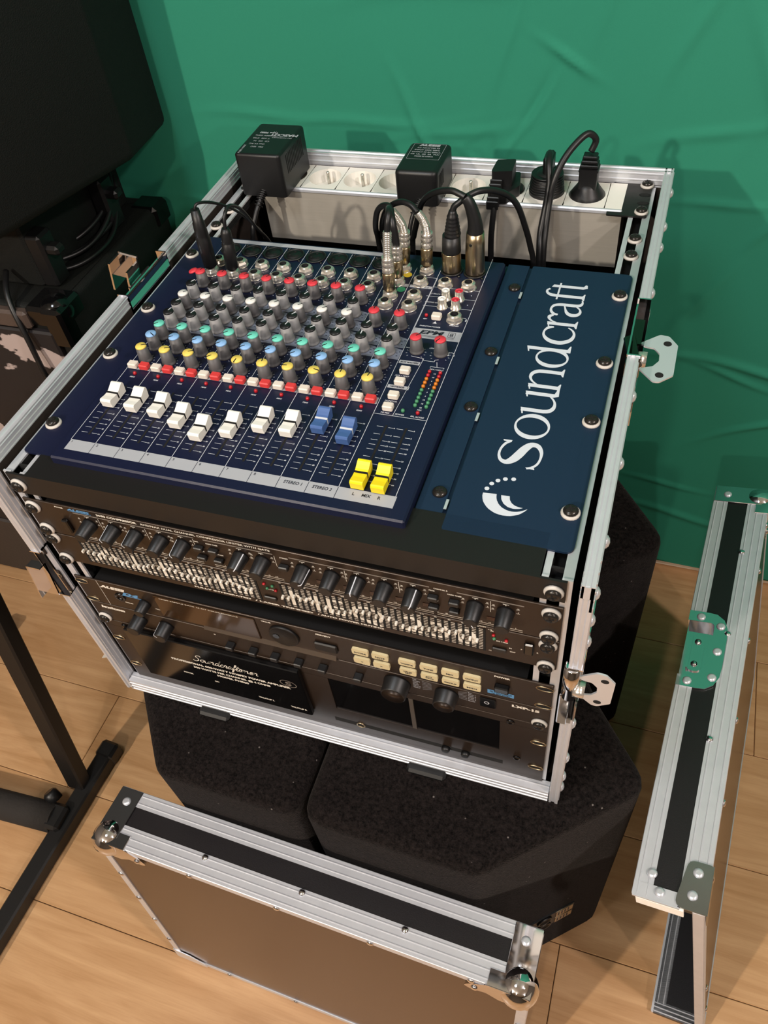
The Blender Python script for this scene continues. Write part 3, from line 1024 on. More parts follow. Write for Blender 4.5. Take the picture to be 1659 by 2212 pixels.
# emblem (x, y)
PX = TOP(-8.8)
arc = lambda cx, cy, rx, ry, a0, a1, n=14: [(cx + rx * math.cos(R(a0 + (a1 - a0) * k / n)), cy + ry * math.sin(R(a0 + (a1 - a0) * k / n))) for k in range(n + 1)]
def band(p, q):
    n = min(len(p), len(q))
    for k in range(n - 1):
        b.poly(PX, [p[k], p[k + 1], q[k + 1], q[k]])
def resamp(pts, n=18):
    P = [Vector(p) for p in pts]; L = [0]
    for i in range(len(P) - 1): L.append(L[-1] + (P[i + 1] - P[i]).length)
    out = []
    for k in range(n):
        d = L[-1] * k / (n - 1); i = 0
        while i < len(L) - 2 and L[i + 1] < d: i += 1
        t = (d - L[i]) / max(L[i + 1] - L[i], 1e-6)
        out.append(tuple(P[i] + (P[i + 1] - P[i]) * t))
    return out
band(resamp([(164.2, 67.3), (164.4, 63.5), (166.0, 59.0), (169.0, 54.6), (173.0, 51.2), (178.4, 48.6), (184.6, 47.8), (190.4, 48.8), (195.4, 51.4), (198.6, 54.6), (200.8, 58.2)]),
     resamp([(174.8, 68.1), (175.2, 65.0), (176.4, 61.6), (178.6, 58.2), (181.8, 55.4), (186.0, 53.6), (190.4, 53.2), (194.6, 54.2), (197.8, 56.0), (200.8, 58.2)]))
band(resamp([(178.4, 67.8), (179.4, 63.6), (182.0, 59.6), (186.0, 56.9), (190.6, 56.2), (194.4, 57.0), (197.2, 58.6)]), resamp([(185.0, 68.1), (185.8, 64.6), (187.8, 61.6), (190.6, 59.6), (193.4, 58.8), (195.6, 58.5), (197.2, 58.6)]))
for (x, y, r) in ((166.1, 72.2, 1.9), (168.6, 78.0, 1.9), (172.6, 82.2, 1.9), (177.9, 85.0, 1.9), (184.2, 86.2, 1.9)):
    b.disc(PX, x, y, r, 18)
mix.sub(plate, 'emblem_lettering', b, M['logo'])

# ---- printing on the surface
def strip_piece(name, x0, x1, y0, y1):
    q = B(); q.quad(PS, x0, x1, y0, y1); mix.sub(body, name, q, M['pgrey'])
for i in range(10):
    strip_piece('name_strip', SEP[i] + 0.25, SEP[i + 1] - 0.25, 29, 41.3)
    strip_piece('button_strip', SEP[i] - 0.8, SEP[i + 1] - 1.2, 139, 147.6)
strip_piece('name_strip', SEP[10] + 0.25, 102.8, 29, 41.3)
strip_piece('heading_strip', 54.6, 101.5, 234.6, 248.8); strip_piece('heading_strip', 55.5, 75, 196.0, 200.6); strip_piece('heading_strip', 55.5, 75, 162.0, 166.4)
strip_piece('heading_strip', 6, 30, 311, 315.6); strip_piece('heading_strip', 31, 55, 311, 315.6); strip_piece('top_strip', -203, -9, 359.5, 366)
b = B()
for i in range(8):
    for (y0, y1, d) in ((200, 216.5, 0), (216.8, 233, 0), (233.3, 249, 0), (249.3, 265, 0)):
        b.poly(PS, fillet([(SEP[i] + 0.6, y0), (SEP[i + 1] - 0.6, y0), (SEP[i + 1] - 0.6, y1 - 2.5), (SEP[i + 1] - 9, y1), (SEP[i] + 0.6, y1)], [0, 0, 1, 2, 0], 2))
for i in (8, 9):
    for (y0, y1) in ((200, 216.5), (216.8, 233)):
        b.poly(PS, [(SEP[i] + 0.6, y0), (SEP[i + 1] - 0.6, y0), (SEP[i + 1] - 0.6, y1 - 2.5), (SEP[i + 1] - 9, y1), (SEP[i] + 0.6, y1)])
mix.sub(body, 'equaliser_field', b, M['pgrey2'])
b = B()
W = 0.45
for i in range(11):
    y1 = 358 if i < 8 else (345 if i == 9 else 372)
    b.line(PS, [(SEP[i], 41), (SEP[i], y1)], W)
b.line(PS, [(101.6, 41), (101.6, 372.4)], W)
b.line(PS, [(54.2, 128), (102, 128)], W); b.line(PS, [(71.4, 128), (76.5, 206)], W * 0.8)
b.line(PS, [(51, 315.4), (101.6, 315.4)], W); b.line(PS, [(52, 299.8), (101.6, 299.8)], W); b.line(PS, [(53, 284.2), (101.6, 284.2)], W)
b.line(PS, [(4.4, 330), (55, 330)], W); b.line(PS, [(55, 330), (55, 249)], W)
b.line(PS, [(64, 207.6), (76, 206), (76, 203.5), (87, 203.5), (87, 206), (90, 207)], W); b.line(PS, [(89.5, 203.5), (91.5, 196.5)], W)
b.line(PS, [(85.5, 195.2), (85.5, 196.5), (98, 196.5), (98, 195.2)], W)
# little dials around every knob
def dial(x, y, r=7.6):
    for k in range(11):
        a = R(-130 + 26 * k)
        b.line(PS, [(x + r * math.sin(a), y + r * math.cos(a)), (x + (r + 1.5) * math.sin(a), y + (r + 1.5) * math.cos(a))], 0.35)
for i in range(10):
    for y in (150.5, 170.5, 187): dial(CH[i], y + 2.5)
    dial(CH[i], 279 if i < 8 else 245)
dial(67, 213.4, 8); dial(89.8, 213.4, 8)
TK = [113.5, 104.5, 97.5, 92, 86.5, 78, 70.5, 64.5, 58.5, 52]
TL = ['10', '5', '0', '5', '10', '15', '20', '30', '40', 'oo']
for i in range(10):
    for (y, s) in zip(TK, TL):
        b.line(PS, [(CH[i] - 8.5, y), (CH[i] - 2.2, y)], 0.32); b.line(PS, [(CH[i] + 2.2, y), (CH[i] + 7.6, y)], 0.32)
        b.text(PS, s, CH[i] + 8.1, y - 0.7, 1.5, 'L', bold=0.02)
    b.text(PS, 'PEAK', CH[i] - 0.5, 127.6, 1.6, 'C', bold=0.02, shear=0.15)
for x in (70.2, 87.6):
    for (y, s) in zip(TK, ['0', '5', '10', '15', '20', '25', '30', '40', '50', 'oo']):
        b.line(PS, [(x - 8, y), (x - 2.2, y)], 0.4); b.line(PS, [(x + 2.2, y), (x + 6.6, y)], 0.4)
        b.text(PS, s, x + 7.0, y - 0.7, 1.5, 'L', bold=0.02)
for (s, x, y) in (('AUX 1 POST', 64, 178.6), ('AUX 2 POST', 64, 163.0 + 0.6), ('MONITOR', 64.5, 144.6), ('TO MIX', 64, 129.6), ('POWER', 77, 129.8), ('PFL ACTIVE', 92.5, 129.8),
                  ('PHANTOM POWER', 69, 252.0), ('PHONES', 91, 257.0), ('48V', 61, 263.0), ('2 TRACK IN', 62, 303.5), ('RECORD OUT', 61, 289.5), ('MIX / HOLD', 92, 192.3), ('MIX', 92, 138.6), ('MON', 58.5, 218), ('LEVEL', 80.5, 221)):
    b.text(PS, s, x, y, 1.7, 'C', bold=0.02, shear=0.15)
for k, s in enumerate(['16', '10', '6', '3', '0', '3', '6', '12', '18', '22']):
    b.text(PS, s, 92, 187.6 - 5.0 * k - 0.8, 1.6, 'C', bold=0.02)
for (x, y) in ((97.4, 268.6), (99.2, 216.5)):          # headphone signs
    b.ring(PS, x, y, 2.9, 2.6, 0.5, 14, -30, 210); b.quad(PS, x - 3.3, x - 1.9, y - 2.6, y - 0.2); b.quad(PS, x + 1.9, x + 3.3, y - 2.6, y - 0.2)
b.poly(PS, [(70, 258), (74, 258), (72, 261.4)])
b.disc(PS, 95.5, 307, 0.6, 8); b.disc(PS, 95.5, 291.5, 0.6, 8)
mix.sub(body, 'white_lettering', b, M['pwhite'])
b = B()
P2 = TOP(S + 0.3)
for i in range(8): b.text(P2, str(i + 1), SEP[i] + 2.4, 37.6, 2.6, 'L', bold=0.01)
b.text(P2, 'STEREO 1', (SEP[8] + SEP[9]) / 2, 35.2, 3.1, 'C', width=16, bold=0.02, shear=0.12); b.text(P2, 'STEREO 2', (SEP[9] + SEP[10]) / 2, 35.2, 3.1, 'C', width=16.4, bold=0.02, shear=0.12)
b.text(P2, 'L', 68.5, 35.2, 3.1, 'C', bold=0.02); b.text(P2, 'MIX', 79, 35.2, 3.1, 'C', bold=0.02, shear=0.12); b.text(P2, 'R', 89.6, 35.2, 3.1, 'C', bold=0.02)
b.text(P2, 'EPM', 73.5, 241.2, 5.4, 'C', width=23, bold=0.04, shear=0.2)
b.text(P2, '8', 92.5, 241.2, 4.6, 'C', width=3.6, bold=0.01)
b.line(P2, [(89.4, 240.2), (95.8, 240.2), (95.8, 246.8), (89.4, 246.8), (89.4, 240.2)], 0.4)
b.line(P2, [(60, 238.8), (96, 238.8)], 0.4); b.line(P2, [(64, 237.4), (96, 237.4)], 0.4)
b.text(P2, 'AUX MASTERS', 65.2, 197.3, 2.0, 'C', width=17, bold=0.03, shear=0.15); b.text(P2, '2-TRACK', 65.2, 163.2, 2.0, 'C', width=12, bold=0.03, shear=0.15)
b.text(P2, 'STEREO 1', 19, 312.2, 2.2, 'C', bold=0.03, shear=0.15); b.text(P2, 'STEREO 2', 44, 312.2, 2.2, 'C', bold=0.03, shear=0.15)
for i in range(8):
    for y in (202, 218.5, 235, 251):
        for (dx, dy) in ((-8, 2), (-9.5, 5), (9, 3), (8, 7), (10.3, 9)):
            b.quad(P2, CH[i] + dx - 0.7, CH[i] + dx + 0.7, y + dy - 0.4, y + dy + 0.4)
for i in (8, 9):
    for y in (202, 218.5):
        for (dx, dy) in ((-8, 2), (-9.5, 5), (9, 3), (8, 7), (10.3, 9)):
            b.quad(P2, CH[i] + dx - 0.7, CH[i] + dx + 0.7, y + dy - 0.4, y + dy + 0.4)
mix.sub(body, 'dark_lettering', b, M['pdark'])
b = B(); b.disc(P2, 23.4, 331.2, 4.4, 20); mix.sub(body, 'yellow_sticker', b, M['stickyellow'])
b = B(); b.disc(P2, 24.1, 305.7, 4.4, 20); mix.sub(body, 'green_sticker', b, M['stickgreen'])
b = B(); b.lathe([(5.4, 0), (5.0, 1.2), (3.4, 2.0), (0, 2.4)], (-191, 283, 12), (-0.2, 0.1, 1), 18)
# fader slots
slot = B(); slot.box(-0.95, 0.95, -33, 33, -0.4, 0.05)
slotm = slot.mesh('fader_slot', M['void'])
for x in CH + [70.2, 87.6]:
    mix.part('fader_slot', slotm, None, loc=(x, 82.8, S + 0.1))
# ---- knobs
def knob_mesh(m):
    q = B(); q.lathe([(6.7, 0), (6.7, 1.6), (6.1, 2.2), (6.0, 4.0), (5.3, 15.4)], (0, 0, 0), (0, 0, 1), 20)
    for k in range(12):
        a = R(30 * k)
        q.box(-0.3, 0.3, -0.3, 0.3, 0, 0.1)
    return q.mesh('knob', m)
def cap_mesh(m, line):
    q = B(); q.lathe([(5.3, 15.2), (5.2, 16.4), (4.6, 17.1), (0, 17.4)], (0, 0, 0), (0, 0, 1), 20)
    q.m = 1
    q.box(-0.45, 0.45, 0.3, 5.15, 16.2, 17.4)
    return q.mesh('knob_cap', [m, line])
KB = {'d': knob_mesh(M['greybody']), 'p': knob_mesh(M['palebody'])}
KC = {c: cap_mesh(M['cap' + c], M['void'] if c not in ('black',) else M['pwhite']) for c in ('red', 'white', 'teal', 'blue', 'yellow', 'black')}
def knob(x, y, body_, cap, ang):
    k = mix.part('knob', KB[body_], None, loc=(x, y, S), rotz=R(ang))
    mix.part('knob_cap', KC[cap], None, parent=k, loc=(0, 0, 0))
yel = [-35, -55, -75, 130, 175, 10, 95, -100, 0, -10]
for i in range(10):
    knob(CH[i], 279.2 if i < 8 else 247.4, 'd', 'red', rnd.uniform(-50, 60))
    if i < 8:
        knob(CH[i], 258.2, 'p', 'black', rnd.uniform(-40, 20))
        knob(CH[i], 240.2, 'd', 'white', rnd.uniform(-80, -40))
    knob(CH[i], 225.2, 'p', 'black', rnd.uniform(-40, 10))
    knob(CH[i], 209.0, 'p', 'black', rnd.uniform(-40, 10))
    knob(CH[i], 189.7, 'd', 'teal', 130)
    knob(CH[i], 173.2, 'd', 'blue', 125 if i else -120)
    knob(CH[i], 154.0, 'd', 'yellow', -60 if i in (0, 1, 2) else yel[i])
knob(67.1, 215.6, 'd', 'red', -40); knob(89.9, 215.8, 'd', 'red', 150)
# ---- small buttons and lamps
def button_mesh(m):
    q = B(); q.box(-4.6, 4.6, -3.6, 3.6, 0, 5.6, 0.9); return q.mesh('button', m)
bw, br = button_mesh(M['btnwhite']), button_mesh(M['btnred'])
for i in range(10):
    mix.part('button', bw, None, loc=(CH[i] - 4.9 - 1.6, 142.0, S + 0.1)); mix.part('button', br, None, loc=(CH[i] + 5.6, 142.0, S + 0.1))
for (x, y) in ((65.6, 184.4), (65.4, 169.0), (65.5, 150.6), (65.3, 135.4), (72.0, 265.8)):
    mix.part('button', bw, None, loc=(x, y, S))
def lamp_mesh(m):
    q = B(); q.lathe([(1.7, 0), (1.7, 1.6), (1.2, 2.6), (0, 2.9)], (0, 0, 0), (0, 0, 1), 10); return q.mesh('indicator_lamp', m)
LR, LA, LG = lamp_mesh(M['ledred']), lamp_mesh(M['ledamber']), lamp_mesh(M['ledgreen'])
for i in range(10):
    mix.part('indicator_lamp', LR, None, loc=(CH[i], 132.6, S))
for k in range(10):
    for x in (86.9, 96.8):
        mix.part('indicator_lamp', LR if k < 2 else (LA if k < 5 else LG), None, loc=(x, 188.6 - 5.0 * k, S))
mix.part('indicator_lamp', LG, None, loc=(78.6, 135, S)); mix.part('indicator_lamp', LR, None, loc=(91.8, 134.8, S)); mix.part('indicator_lamp', LR, None, loc=(61.1, 268.2, S))
# ---- faders
def fader_mesh(m, line):
    q = B()
    prof = [(-11.6, 1.5), (-12.4, 8.0), (-11.8, 9.4), (-10.6, 9.9), (-8.6, 9.5), (-5.0, 8.7), (-1.0, 8.35), (0.6, 8.5), (3.0, 9.3), (6.0, 10.8), (8.6, 12.2), (10.2, 12.5), (11.4, 11.9), (12.0, 9.8), (11.2, 1.5)]
    q.prism(prof, -5.4, 5.4, 'x')
    q.m = 1
    q.prism([(-0.9, 8.38), (0.9, 8.62), (0.9, 8.9), (-0.9, 8.7)], -5.5, 5.5, 'x')
    q.prism([(-0.8, 3.0), (0.8, 3.0), (0.8, 8.6), (-0.8, 8.6)], -5.5, 5.5, 'x')
    q.m = 2
    q.box(-0.8, 0.8, -3, 3, -1, 2)
    return q.mesh('fader', [m, line, M['void']])
FW, FB, FY = fader_mesh(M['white'], M['void']), fader_mesh(M['bluefader'], M['pwhite']), fader_mesh(M['yellowfader'], M['void'])
FPOS = [96.0, 94.4, 92.2, 83.6, 73.4, 82.6, 94.2, 94.7, 104.2, 96.7]
for i in range(10):
    mix.part('fader', FW if i < 8 else FB, None, loc=(CH[i], FPOS[i], S))
mix.part('fader', FY, None, loc=(70.2, 52.3, S)); mix.part('fader', FY, None, loc=(87.6, 51.7, S))
# ---- sockets
def jack_mesh():
    q = B()
    q.lathe([(7.9, 0), (7.9, 0.7), (6.6, 0.8)], (0, 0, 0), (0, 0, 1), 18)
    q.lathe([(8.0, 0.8), (8.0, 3.4), (6.6, 6.0)], (0, 0, 0), (0, 0, 1), 6, smooth=False, caps=False)
    q.lathe([(6.6, 6.0), (5.6, 6.4), (5.2, 7.2), (3.9, 7.3)], (0, 0, 0), (0, 0, 1), 18, caps=False)
    q.m = 1; q.lathe([(3.9, 7.25), (3.6, 2.0), (0, 2.0)], (0, 0, 0), (0, 0, 1), 14, caps=False)
    return q.mesh('jack_socket', [M['nickel'], M['void']])
JK = jack_mesh()
for i in range(8):
    mix.part('jack_socket', JK, None, loc=(CH[i] - 0.5, 319.5, S)); mix.part('jack_socket', JK, None, loc=(CH[i] - 0.5, 300.6, S))
for (x, y) in ((17, 340), (41, 340), (17, 316.5), (40.6, 318.5), (16.7, 292.6), (41.1, 294.6), (16.7, 277), (40.8, 277.2), (65.9, 319), (89.6, 319.4), (89.2, 266.4)):
    mix.part('jack_socket', JK, None, loc=(x, y, S))
def xlr_socket():
    q = B()
    q.lathe([(11.4, 0), (11.4, 1.2), (10.0, 1.8), (9.4, 0.8), (8.4, 0.2), (7.8, 1.4), (0, 1.4)], (0, 0, 0), (0, 0, 1), 24)
    q.m = 1
    for a in (90, 210, 330): q.lathe([(1.3, 1.4), (1.3, 1.6)], (4.6 * math.cos(R(a)), 4.6 * math.sin(R(a)), 0), (0, 0, 1), 8)
    q.m = 2
    for (x, y) in ((-9.5, 9.5), (9.5, -9.5)): q.lathe([(1.7, 0), (1.7, 0.8), (0, 1.4)], (x, y, 0), (0, 0, 1), 10)
    return q.mesh('microphone_socket', [M['plastic'], M['void'], M['gloss']])
XS = xlr_socket()
for i in range(8): mix.part('microphone_socket', XS, None, loc=(CH[i], 346.5, S))
mix.part('microphone_socket', XS, None, loc=(65.6, 346, S)); mix.part('microphone_socket', XS, None, loc=(89.4, 346, S))
def rca_mesh(m):
    q = B(); q.lathe([(5.4, 0), (5.4, 1.2), (4.2, 1.6), (4.2, 9.6), (3.9, 10.2)], (0, 0, 0), (0, 0, 1), 16, caps=False)
    q.m = 1; q.lathe([(3.9, 10.2), (3.7, 9.4), (1.4, 9.4), (1.4, 10.4), (0, 10.4)], (0, 0, 0), (0, 0, 1), 16, caps=False)
    return q.mesh('phono_socket', [M['nickel'], m])
rw, rr_ = rca_mesh(M['capwhite']), rca_mesh(M['rca'])
for (x, y, m) in ((72.4, 298, rw), (85.5, 299, rr_), (72.4, 284.2, rw), (85.6, 284.8, rr_)):
    mix.part('phono_socket', m, None, loc=(x, y, S))
# red tape dot lying against the first gain knob
b = B(); b.lathe([(5.0, 0), (4.6, 1.2), (3.0, 1.9), (0, 2.1)], (-192.6, 279.6, S + 15), (-0.25, 0, 1), 18)
mix.part('loose_knob_cap', b, M['capred'])

# ================================================================== rack units
PF = FRONT(-2.15)
def chassis(t, z0, z1, depth=260):
    b = B(); b.box(-218, 218, 0, depth, z0 + 1.5, z1 - 1.5)
    t.part('chassis', b, M['black'])
def front_panel(t, z0, z1, y=-2.0, m='frontblack', bev=0.5):
    b = B(); b.box(-241, 241, y, 0, z0 + 0.4, z1 - 0.4, bev)
    return t.part('front_panel', b, M[m])
def slot_hole(b, x, z, w=7.5, h=3.6, y=-2.2):
    b.poly(FRONT(y), [(x + w * math.copysign(abs(math.cos(a)) ** 0.7, math.cos(a)), z + h * math.sin(a)) for a in [2 * math.pi * k / 20 for k in range(20)]])
def knob_front(t, x, z, r0, r1, L, n=20, line=None, y=-2.0, white=True, cap=None):
    b = B(); b.lathe([(r0, 0), (r0, 2), (r0 * 0.96, 3), (r1, L - 1), (r1 - 1, L)], (x, y, z), (0, -1, 0), n)
    k = t.part('knob', b, M['plastic'])
    if line is not None:
        b = B(); a = R(line)
        d = Vector((math.sin(a), 0, math.cos(a)))
        e = Vector((math.cos(a), 0, -math.sin(a))) * 0.45
        p0 = Vector((x, y - 1.5, z)) + d * (r0 + 0.15); p1 = Vector((x, y - L + 0.9, z)) + d * (r1 + 0.12); p2 = Vector((x, y - L - 0.12, z)) + d * (r1 * 0.35); p15 = Vector((x, y - L - 0.1, z)) + d * (r1 - 0.8)
        for (q0, q1) in ((p0, p1), (p1, p15), (p15, p2)):
            b.add([q0 - e, q0 + e, q1 + e, q1 - e], [(0, 1, 2, 3)])
        t.sub(k, 'pointer_line', b, M['pwhite'])
    if cap:
        b = B(); b.lathe([(r1 - 1.2, L + 0.05), (0, L + 0.3)], (x, y, z), (0, -1, 0), n)
        t.sub(k, 'knob_face', b, M[cap])
    return k

# ---- bent cover under the mixer
t = Thing('rack_cover', 'plain black bent cover panel between the mixer and the compressor', 'panel', (0, 10, -20))
b = B()
b.prism([(-2, -34), (0, -34), (0, -11), (40, -11), (40, -9), (-2, -9)], -221.5, 221.5, 'x')
b.box(-241, -221.5, -2, 0, -34, -9.4); b.box(221.5, 241, -2, 0, -34, -9.4)
t.part('cover', b, M['black'])
for s in (-1, 1): screw(t, s * 232.5, -2, -22.2, 'y')

# ---- compressor
t = Thing('compressor', 'black one unit compressor with fourteen tall knobs in a row', 'compressor', (0, 120, -88), None)
ZC0, ZC1 = -88.0, -41.5
chassis(t, ZC0, ZC1, 180); fp = front_panel(t, ZC0, ZC1)
for s in (-1, 1):
    for z in (-50.8, -82.0): screw(t, s * 232.5, -2, z, 'y')
CK = [-176.7, -152.0, -129.2, -103.8, -82.4, -27.0, -6.6, 30.3, 55.3, 77.6, 100.8, 124.6, 174.4, 198.2]
LN = [None, -25, -35, None, -30, 35, None, 60, None, 0, None, 25, 150, None]
for x, l in zip(CK, LN):
    knob_front(t, x, -61.5, 7.2, 6.0, 17.5, 20, l)
b = B()
for (x0, x1) in ((-190, -69), (-60, 4.5), (19, 138), (160, 212)):
    hb = B(); hb.quad(PF, x0, x1, -50.0, -48.6); t.sub(fp, 'header_bar', hb, M['pdim'])
b.text(PF, '3630 COMPRESSOR', -164, -46.4, 2.5, 'L', width=41, bold=0.05)
b.text(PF, 'RMS/PEAK DUAL CHANNEL COMPRESSOR LIMITER WITH GATE', -119, -46.4, 2.4, 'L', width=122, bold=0.02)
b.text(PF, 'POWER', -203, -46.0, 1.6, 'C', width=9, bold=0.04)
for i, x in enumerate(CK):
    b.line(PF, [(x - 2.4, -51.6), (x + 2.4, -51.6)], 0.6); b.line(PF, [(x, -51.6), (x, -53.4)], 0.6)
    for (dx, dz, s) in ((-9.5, -56, '20'), (9.5, -55, '10'), (9.8, -60, '5'), (-10, -61, '30')):
        b.text(PF, s, x + dx, dz, 1.3, 'C', bold=0.03); b.line(PF, [(x + dx - 1.6, dz - 0.7), (x + dx + 1.2, dz - 0.7)], 0.3)
    if i % 2 == 0: b.line(PF, [(x + 12, -51), (x + 12, -66)], 0.35)
for (x0, x1) in ((-190, -69), (-58, 8), (20, 143), (140, 212)):
    b.line(PF, [(x0, -83.2), (x1, -83.2)], 0.5); b.line(PF, [(x0, -85.6), (x1, -85.6)], 0.35)
    for k in range(int((x1 - x0) / 7)): b.text(PF, rnd.choice(['-40', '-20', '-10', '0', '+10', '20', '6', '3']), x0 + 3.5 + 7 * k, -82.2, 1.3, 'C', bold=0.03)
for (x, z, s) in ((-68, -54.5, 'PEAK'), (-53, -54.5, 'HARD KNEE'), (-67, -67.5, 'OUTPUT'), (-49, -67.5, 'BYPASS'), (140, -54, 'PEAK'), (158, -54.5, 'HARD KNEE'), (141, -67, 'OUTPUT'), (157, -67.5, 'BYPASS'), (147, -50.5, 'CHANNEL B'), (14, -52.5, 'STEREO')):
    b.text(PF, s, x, z, 1.5, 'C', width=len(s) * 1.25, bold=0.03)
t.sub(fp, 'white_lettering', b, M['pcream'])
b = B(); b.text(PF, 'ALESIS', -183, -46.6, 2.8, 'C', width=24, bold=0.05, shear=0.2); b.quad(PF, -194, -170, -47.6, -47.1)
t.sub(fp, 'blue_lettering', b, M['pblue'])
b = B()
b.box(-206, -200, -6, -2, -78, -60, 1)
t.part('rocker_switch', b, M['gloss'])
bm_ = B(); bm_.box(-4.2, 4.2, -5, 0, -2.6, 2.6, 0.8); bmm = bm_.mesh('button', M['plastic'])
for (x, z) in ((-66, -60), (-52, -60), (-66, -73), (-50, -73), (141, -60), (158, -61), (141, -73), (158, -73), (13, -62)):
    t.part('button', bmm, None, loc=(x, -2, z))
b = B()
for x in (-140, -116, -92, -15, 43, 67, 90, 112, 135, 187):
    b.box(x - 3.6, x + 3.6, -2.4, -2, -77.5, -73)
t.part('meter_window', b, mat('dark_red_meter_window', (52, 18, 14), 0.2))

# ---- graphic equaliser
t = Thing('graphic_equalizer', 'black graphic equaliser with two banks of white sliders over cream striped print', 'equalizer', (0, 120, -133))
ZE0, ZE1 = -132.4, -88.6
chassis(t, ZE0, ZE1, 180); fp = front_panel(t, ZE0, ZE1)
for s in (-1, 1):
    for z in (-95.0, -127.2): screw(t, s * 232.5, -2, z, 'y')
knobs = B(); knobs.box(-1.0, 1.0, -3.6, 0.5, -1.6, 1.6, 0.4)
KN = knobs.mesh('slider', M['pcream'])
PF2 = FRONT(-2.3)
stripe = B(); numb = B(); sl_ = B(); sl_.box(-1.0, 1.0, -0.3, 0.2, -16.6, 16.6); slm = sl_.mesh('slider_slot', M['void'])
fr = ['20', '25', '31', '40', '50', '63', '80', '100', '125', '160', '200', '250', '315', '400', '500', '640', '800', '1K', '1.25', '1.6K', '2K', '2.5', '3.15', '4K', '5K', '6.3K', '8K', '10K', '12K', '16K', '20K']
for (x0, x1, word, curve) in ((-203.5, -22.5, 'ALESIS', 3), (2.0, 181.5, 'MEQ 230', 4)):
    n = 31
    p = (x1 - x0) / n
    z0, z1 = -124.5, -92.5
    for k in range(n):
        xc = x0 + p * (k + 0.5)
        for q in range(13):
            z = z0 + (z1 - z0) * (q + 0.5) / 13
            stripe.quad(PF, xc + 1.0 - p / 2, xc + p / 2 - 1.0, z - 0.36, z + 0.36)
        t.part('slider_slot', slm, None, loc=(x0 + p * k, -2.2, (z0 + z1) / 2))
        a = -109 + curve * math.sin(k * 0.55) + rnd.uniform(-2.5, 2.5)
        t.part('slider', KN, None, loc=(x0 + p * k, -2, a))
        if k % 2 == 0: numb.text(PF, fr[k], x0 + p * k, -91.0, 1.5, 'C', bold=0.03)
    t.part('slider_slot', slm, None, loc=(x1, -2.2, (z0 + z1) / 2))
    bigt = B(); bigt.text(PF2, word, (x0 + x1) / 2, -120.5, 23, 'C', width=(x1 - x0) - 12, bold=0.0); t.sub(fp, 'model_lettering', bigt, M['pcream'])
t.sub(fp, 'striped_print', stripe, M['pcream'])
for i, w in enumerate(['FULLY INTEGRATED', '/ LASER TRIMMED', '/ AUTO POWER MUTING']):
    numb.text(PF, w, (-92, -30, 31)[i], -128.6, 2.0, 'L', width=(58, 57, 62)[i], bold=0.05)
for (s, x, z) in (('IN', 203, -114), ('OUT', 205, -119), ('P', 212, -112), ('R', 225, -112), ('SIG +18dB', 196, -107), ('GAIN', 180, -89.9), ('+12', 186, -92.5), ('-12', 186, -124), ('PK', 188, -94), ('IN', -1, -117), ('SIG +18', -10, -105)):
    numb.text(PF, s, x, z, 1.6, 'C', bold=0.04)
t.sub(fp, 'white_lettering', numb, M['pcream'])
b = B(); b.box(188, 200, -4, -2, -121, -115.5, 0.8); t.part('button', b, M['plastic'])
b = B(); b.box(-18, -6, -4, -2, -120.5, -115, 0.8); t.part('button', b, M['plastic'])
b = B(); b.box(214, 222, -5, -2, -114, -98, 1.2)
t.part('rocker_switch', b, M['gloss'])
LRf = B(); LRf.lathe([(1.5, 0), (1.4, 1.4), (0, 2.2)], (0, 0, 0), (0, -1, 0), 10)
lf1, lf2 = LRf.mesh('indicator_lamp', M['ledred']), LRf.mesh('indicator_lamp', M['ledgreen'])
for (x, z, m) in ((189, -98, lf1), (199.5, -102.5, lf1), (189.5, -103, lf2), (-14, -96.5, lf1), (-6, -97.5, lf2), (-12, -102.5, lf2), (-4, -103.5, lf1)):
    t.part('indicator_lamp', m, None, loc=(x, -2, z))

# ---- drum module
t = Thing('drum_module', 'black drum module with cream buttons, dark display window and big value wheel', 'drum module', (0, 120, -204))
ZD0, ZD1 = -203.4, -159.6
chassis(t, ZD0, ZD1, 190); fp = front_panel(t, ZD0, ZD1)
b = B()
for s in (-1, 1):
    for z in (-167.2, -198.6): slot_hole(b, s * 234, z, 7.4, 3.0)
ho = t.sub(fp, 'mounting_slot', b, M['void'])
b = B()
for s in (-1, 1):
    for z in (-167.2, -198.6):
        b.tube([(s * 234 + 7.6 * math.cos(a), -2.3, z + 3.4 * math.sin(a)) for a in [R(20 * k) for k in range(19)]], 0.45, 5, 1)
t.sub(fp, 'slot_rim', b, M['brass'])
b = B(); b.box(-150, -40, -3.2, -2, -198.5, -163, 0.8)
t.part('display_window', b, M['display'])
b = B(); b.prism([(-2, -198.2), (-2, -203.2), (-4.6, -203.2)], -104, 38, 'x')
t.part('reflection_strip', b, M['stripe'])  # solid strip shaped in place of a bright reflection on the panel
b = B(); b.lathe([(15.5, 0), (15.5, 2.0), (14.6, 3.2), (13.6, 2.6), (0, 2.2)], (-12, -2, -180), (0, -1, 0), 32)
w = t.part('value_wheel', b, M['black'])
b = B(); b.lathe([(3.4, 2.7), (3.0, 1.6), (0, 1.2)], (-20, -2.4, -181.5), (0, -1, 0), 16); t.sub(w, 'finger_dimple', b, M['gloss'])
b = B(); b.box(19, 42, -5, -2, -189, -176.5, 1.2); t.part('preview_button', b, M['black'])
cb = B(); cb.prism(fillet([(-8.0, -4.6), (8.0, -4.6), (8.0, 4.6), (-8.0, 4.6)], 2.2, 3), -2.6, 0.5, 'y')
cbm = cb.mesh('button', M['cream'])
BX = [65.5, 84.8, 110.4, 130.6, 150.6, 170.4]
lab = [('STORE', 'NOTE', 'VOICE', 'TUNE', 'MIX', 'OUTPUT'), ('<', '>', 'DRUM SET', 'EXT TRIG', 'GROUP', 'MIDI')]
bl = B(); PB = FRONT(-4.75)
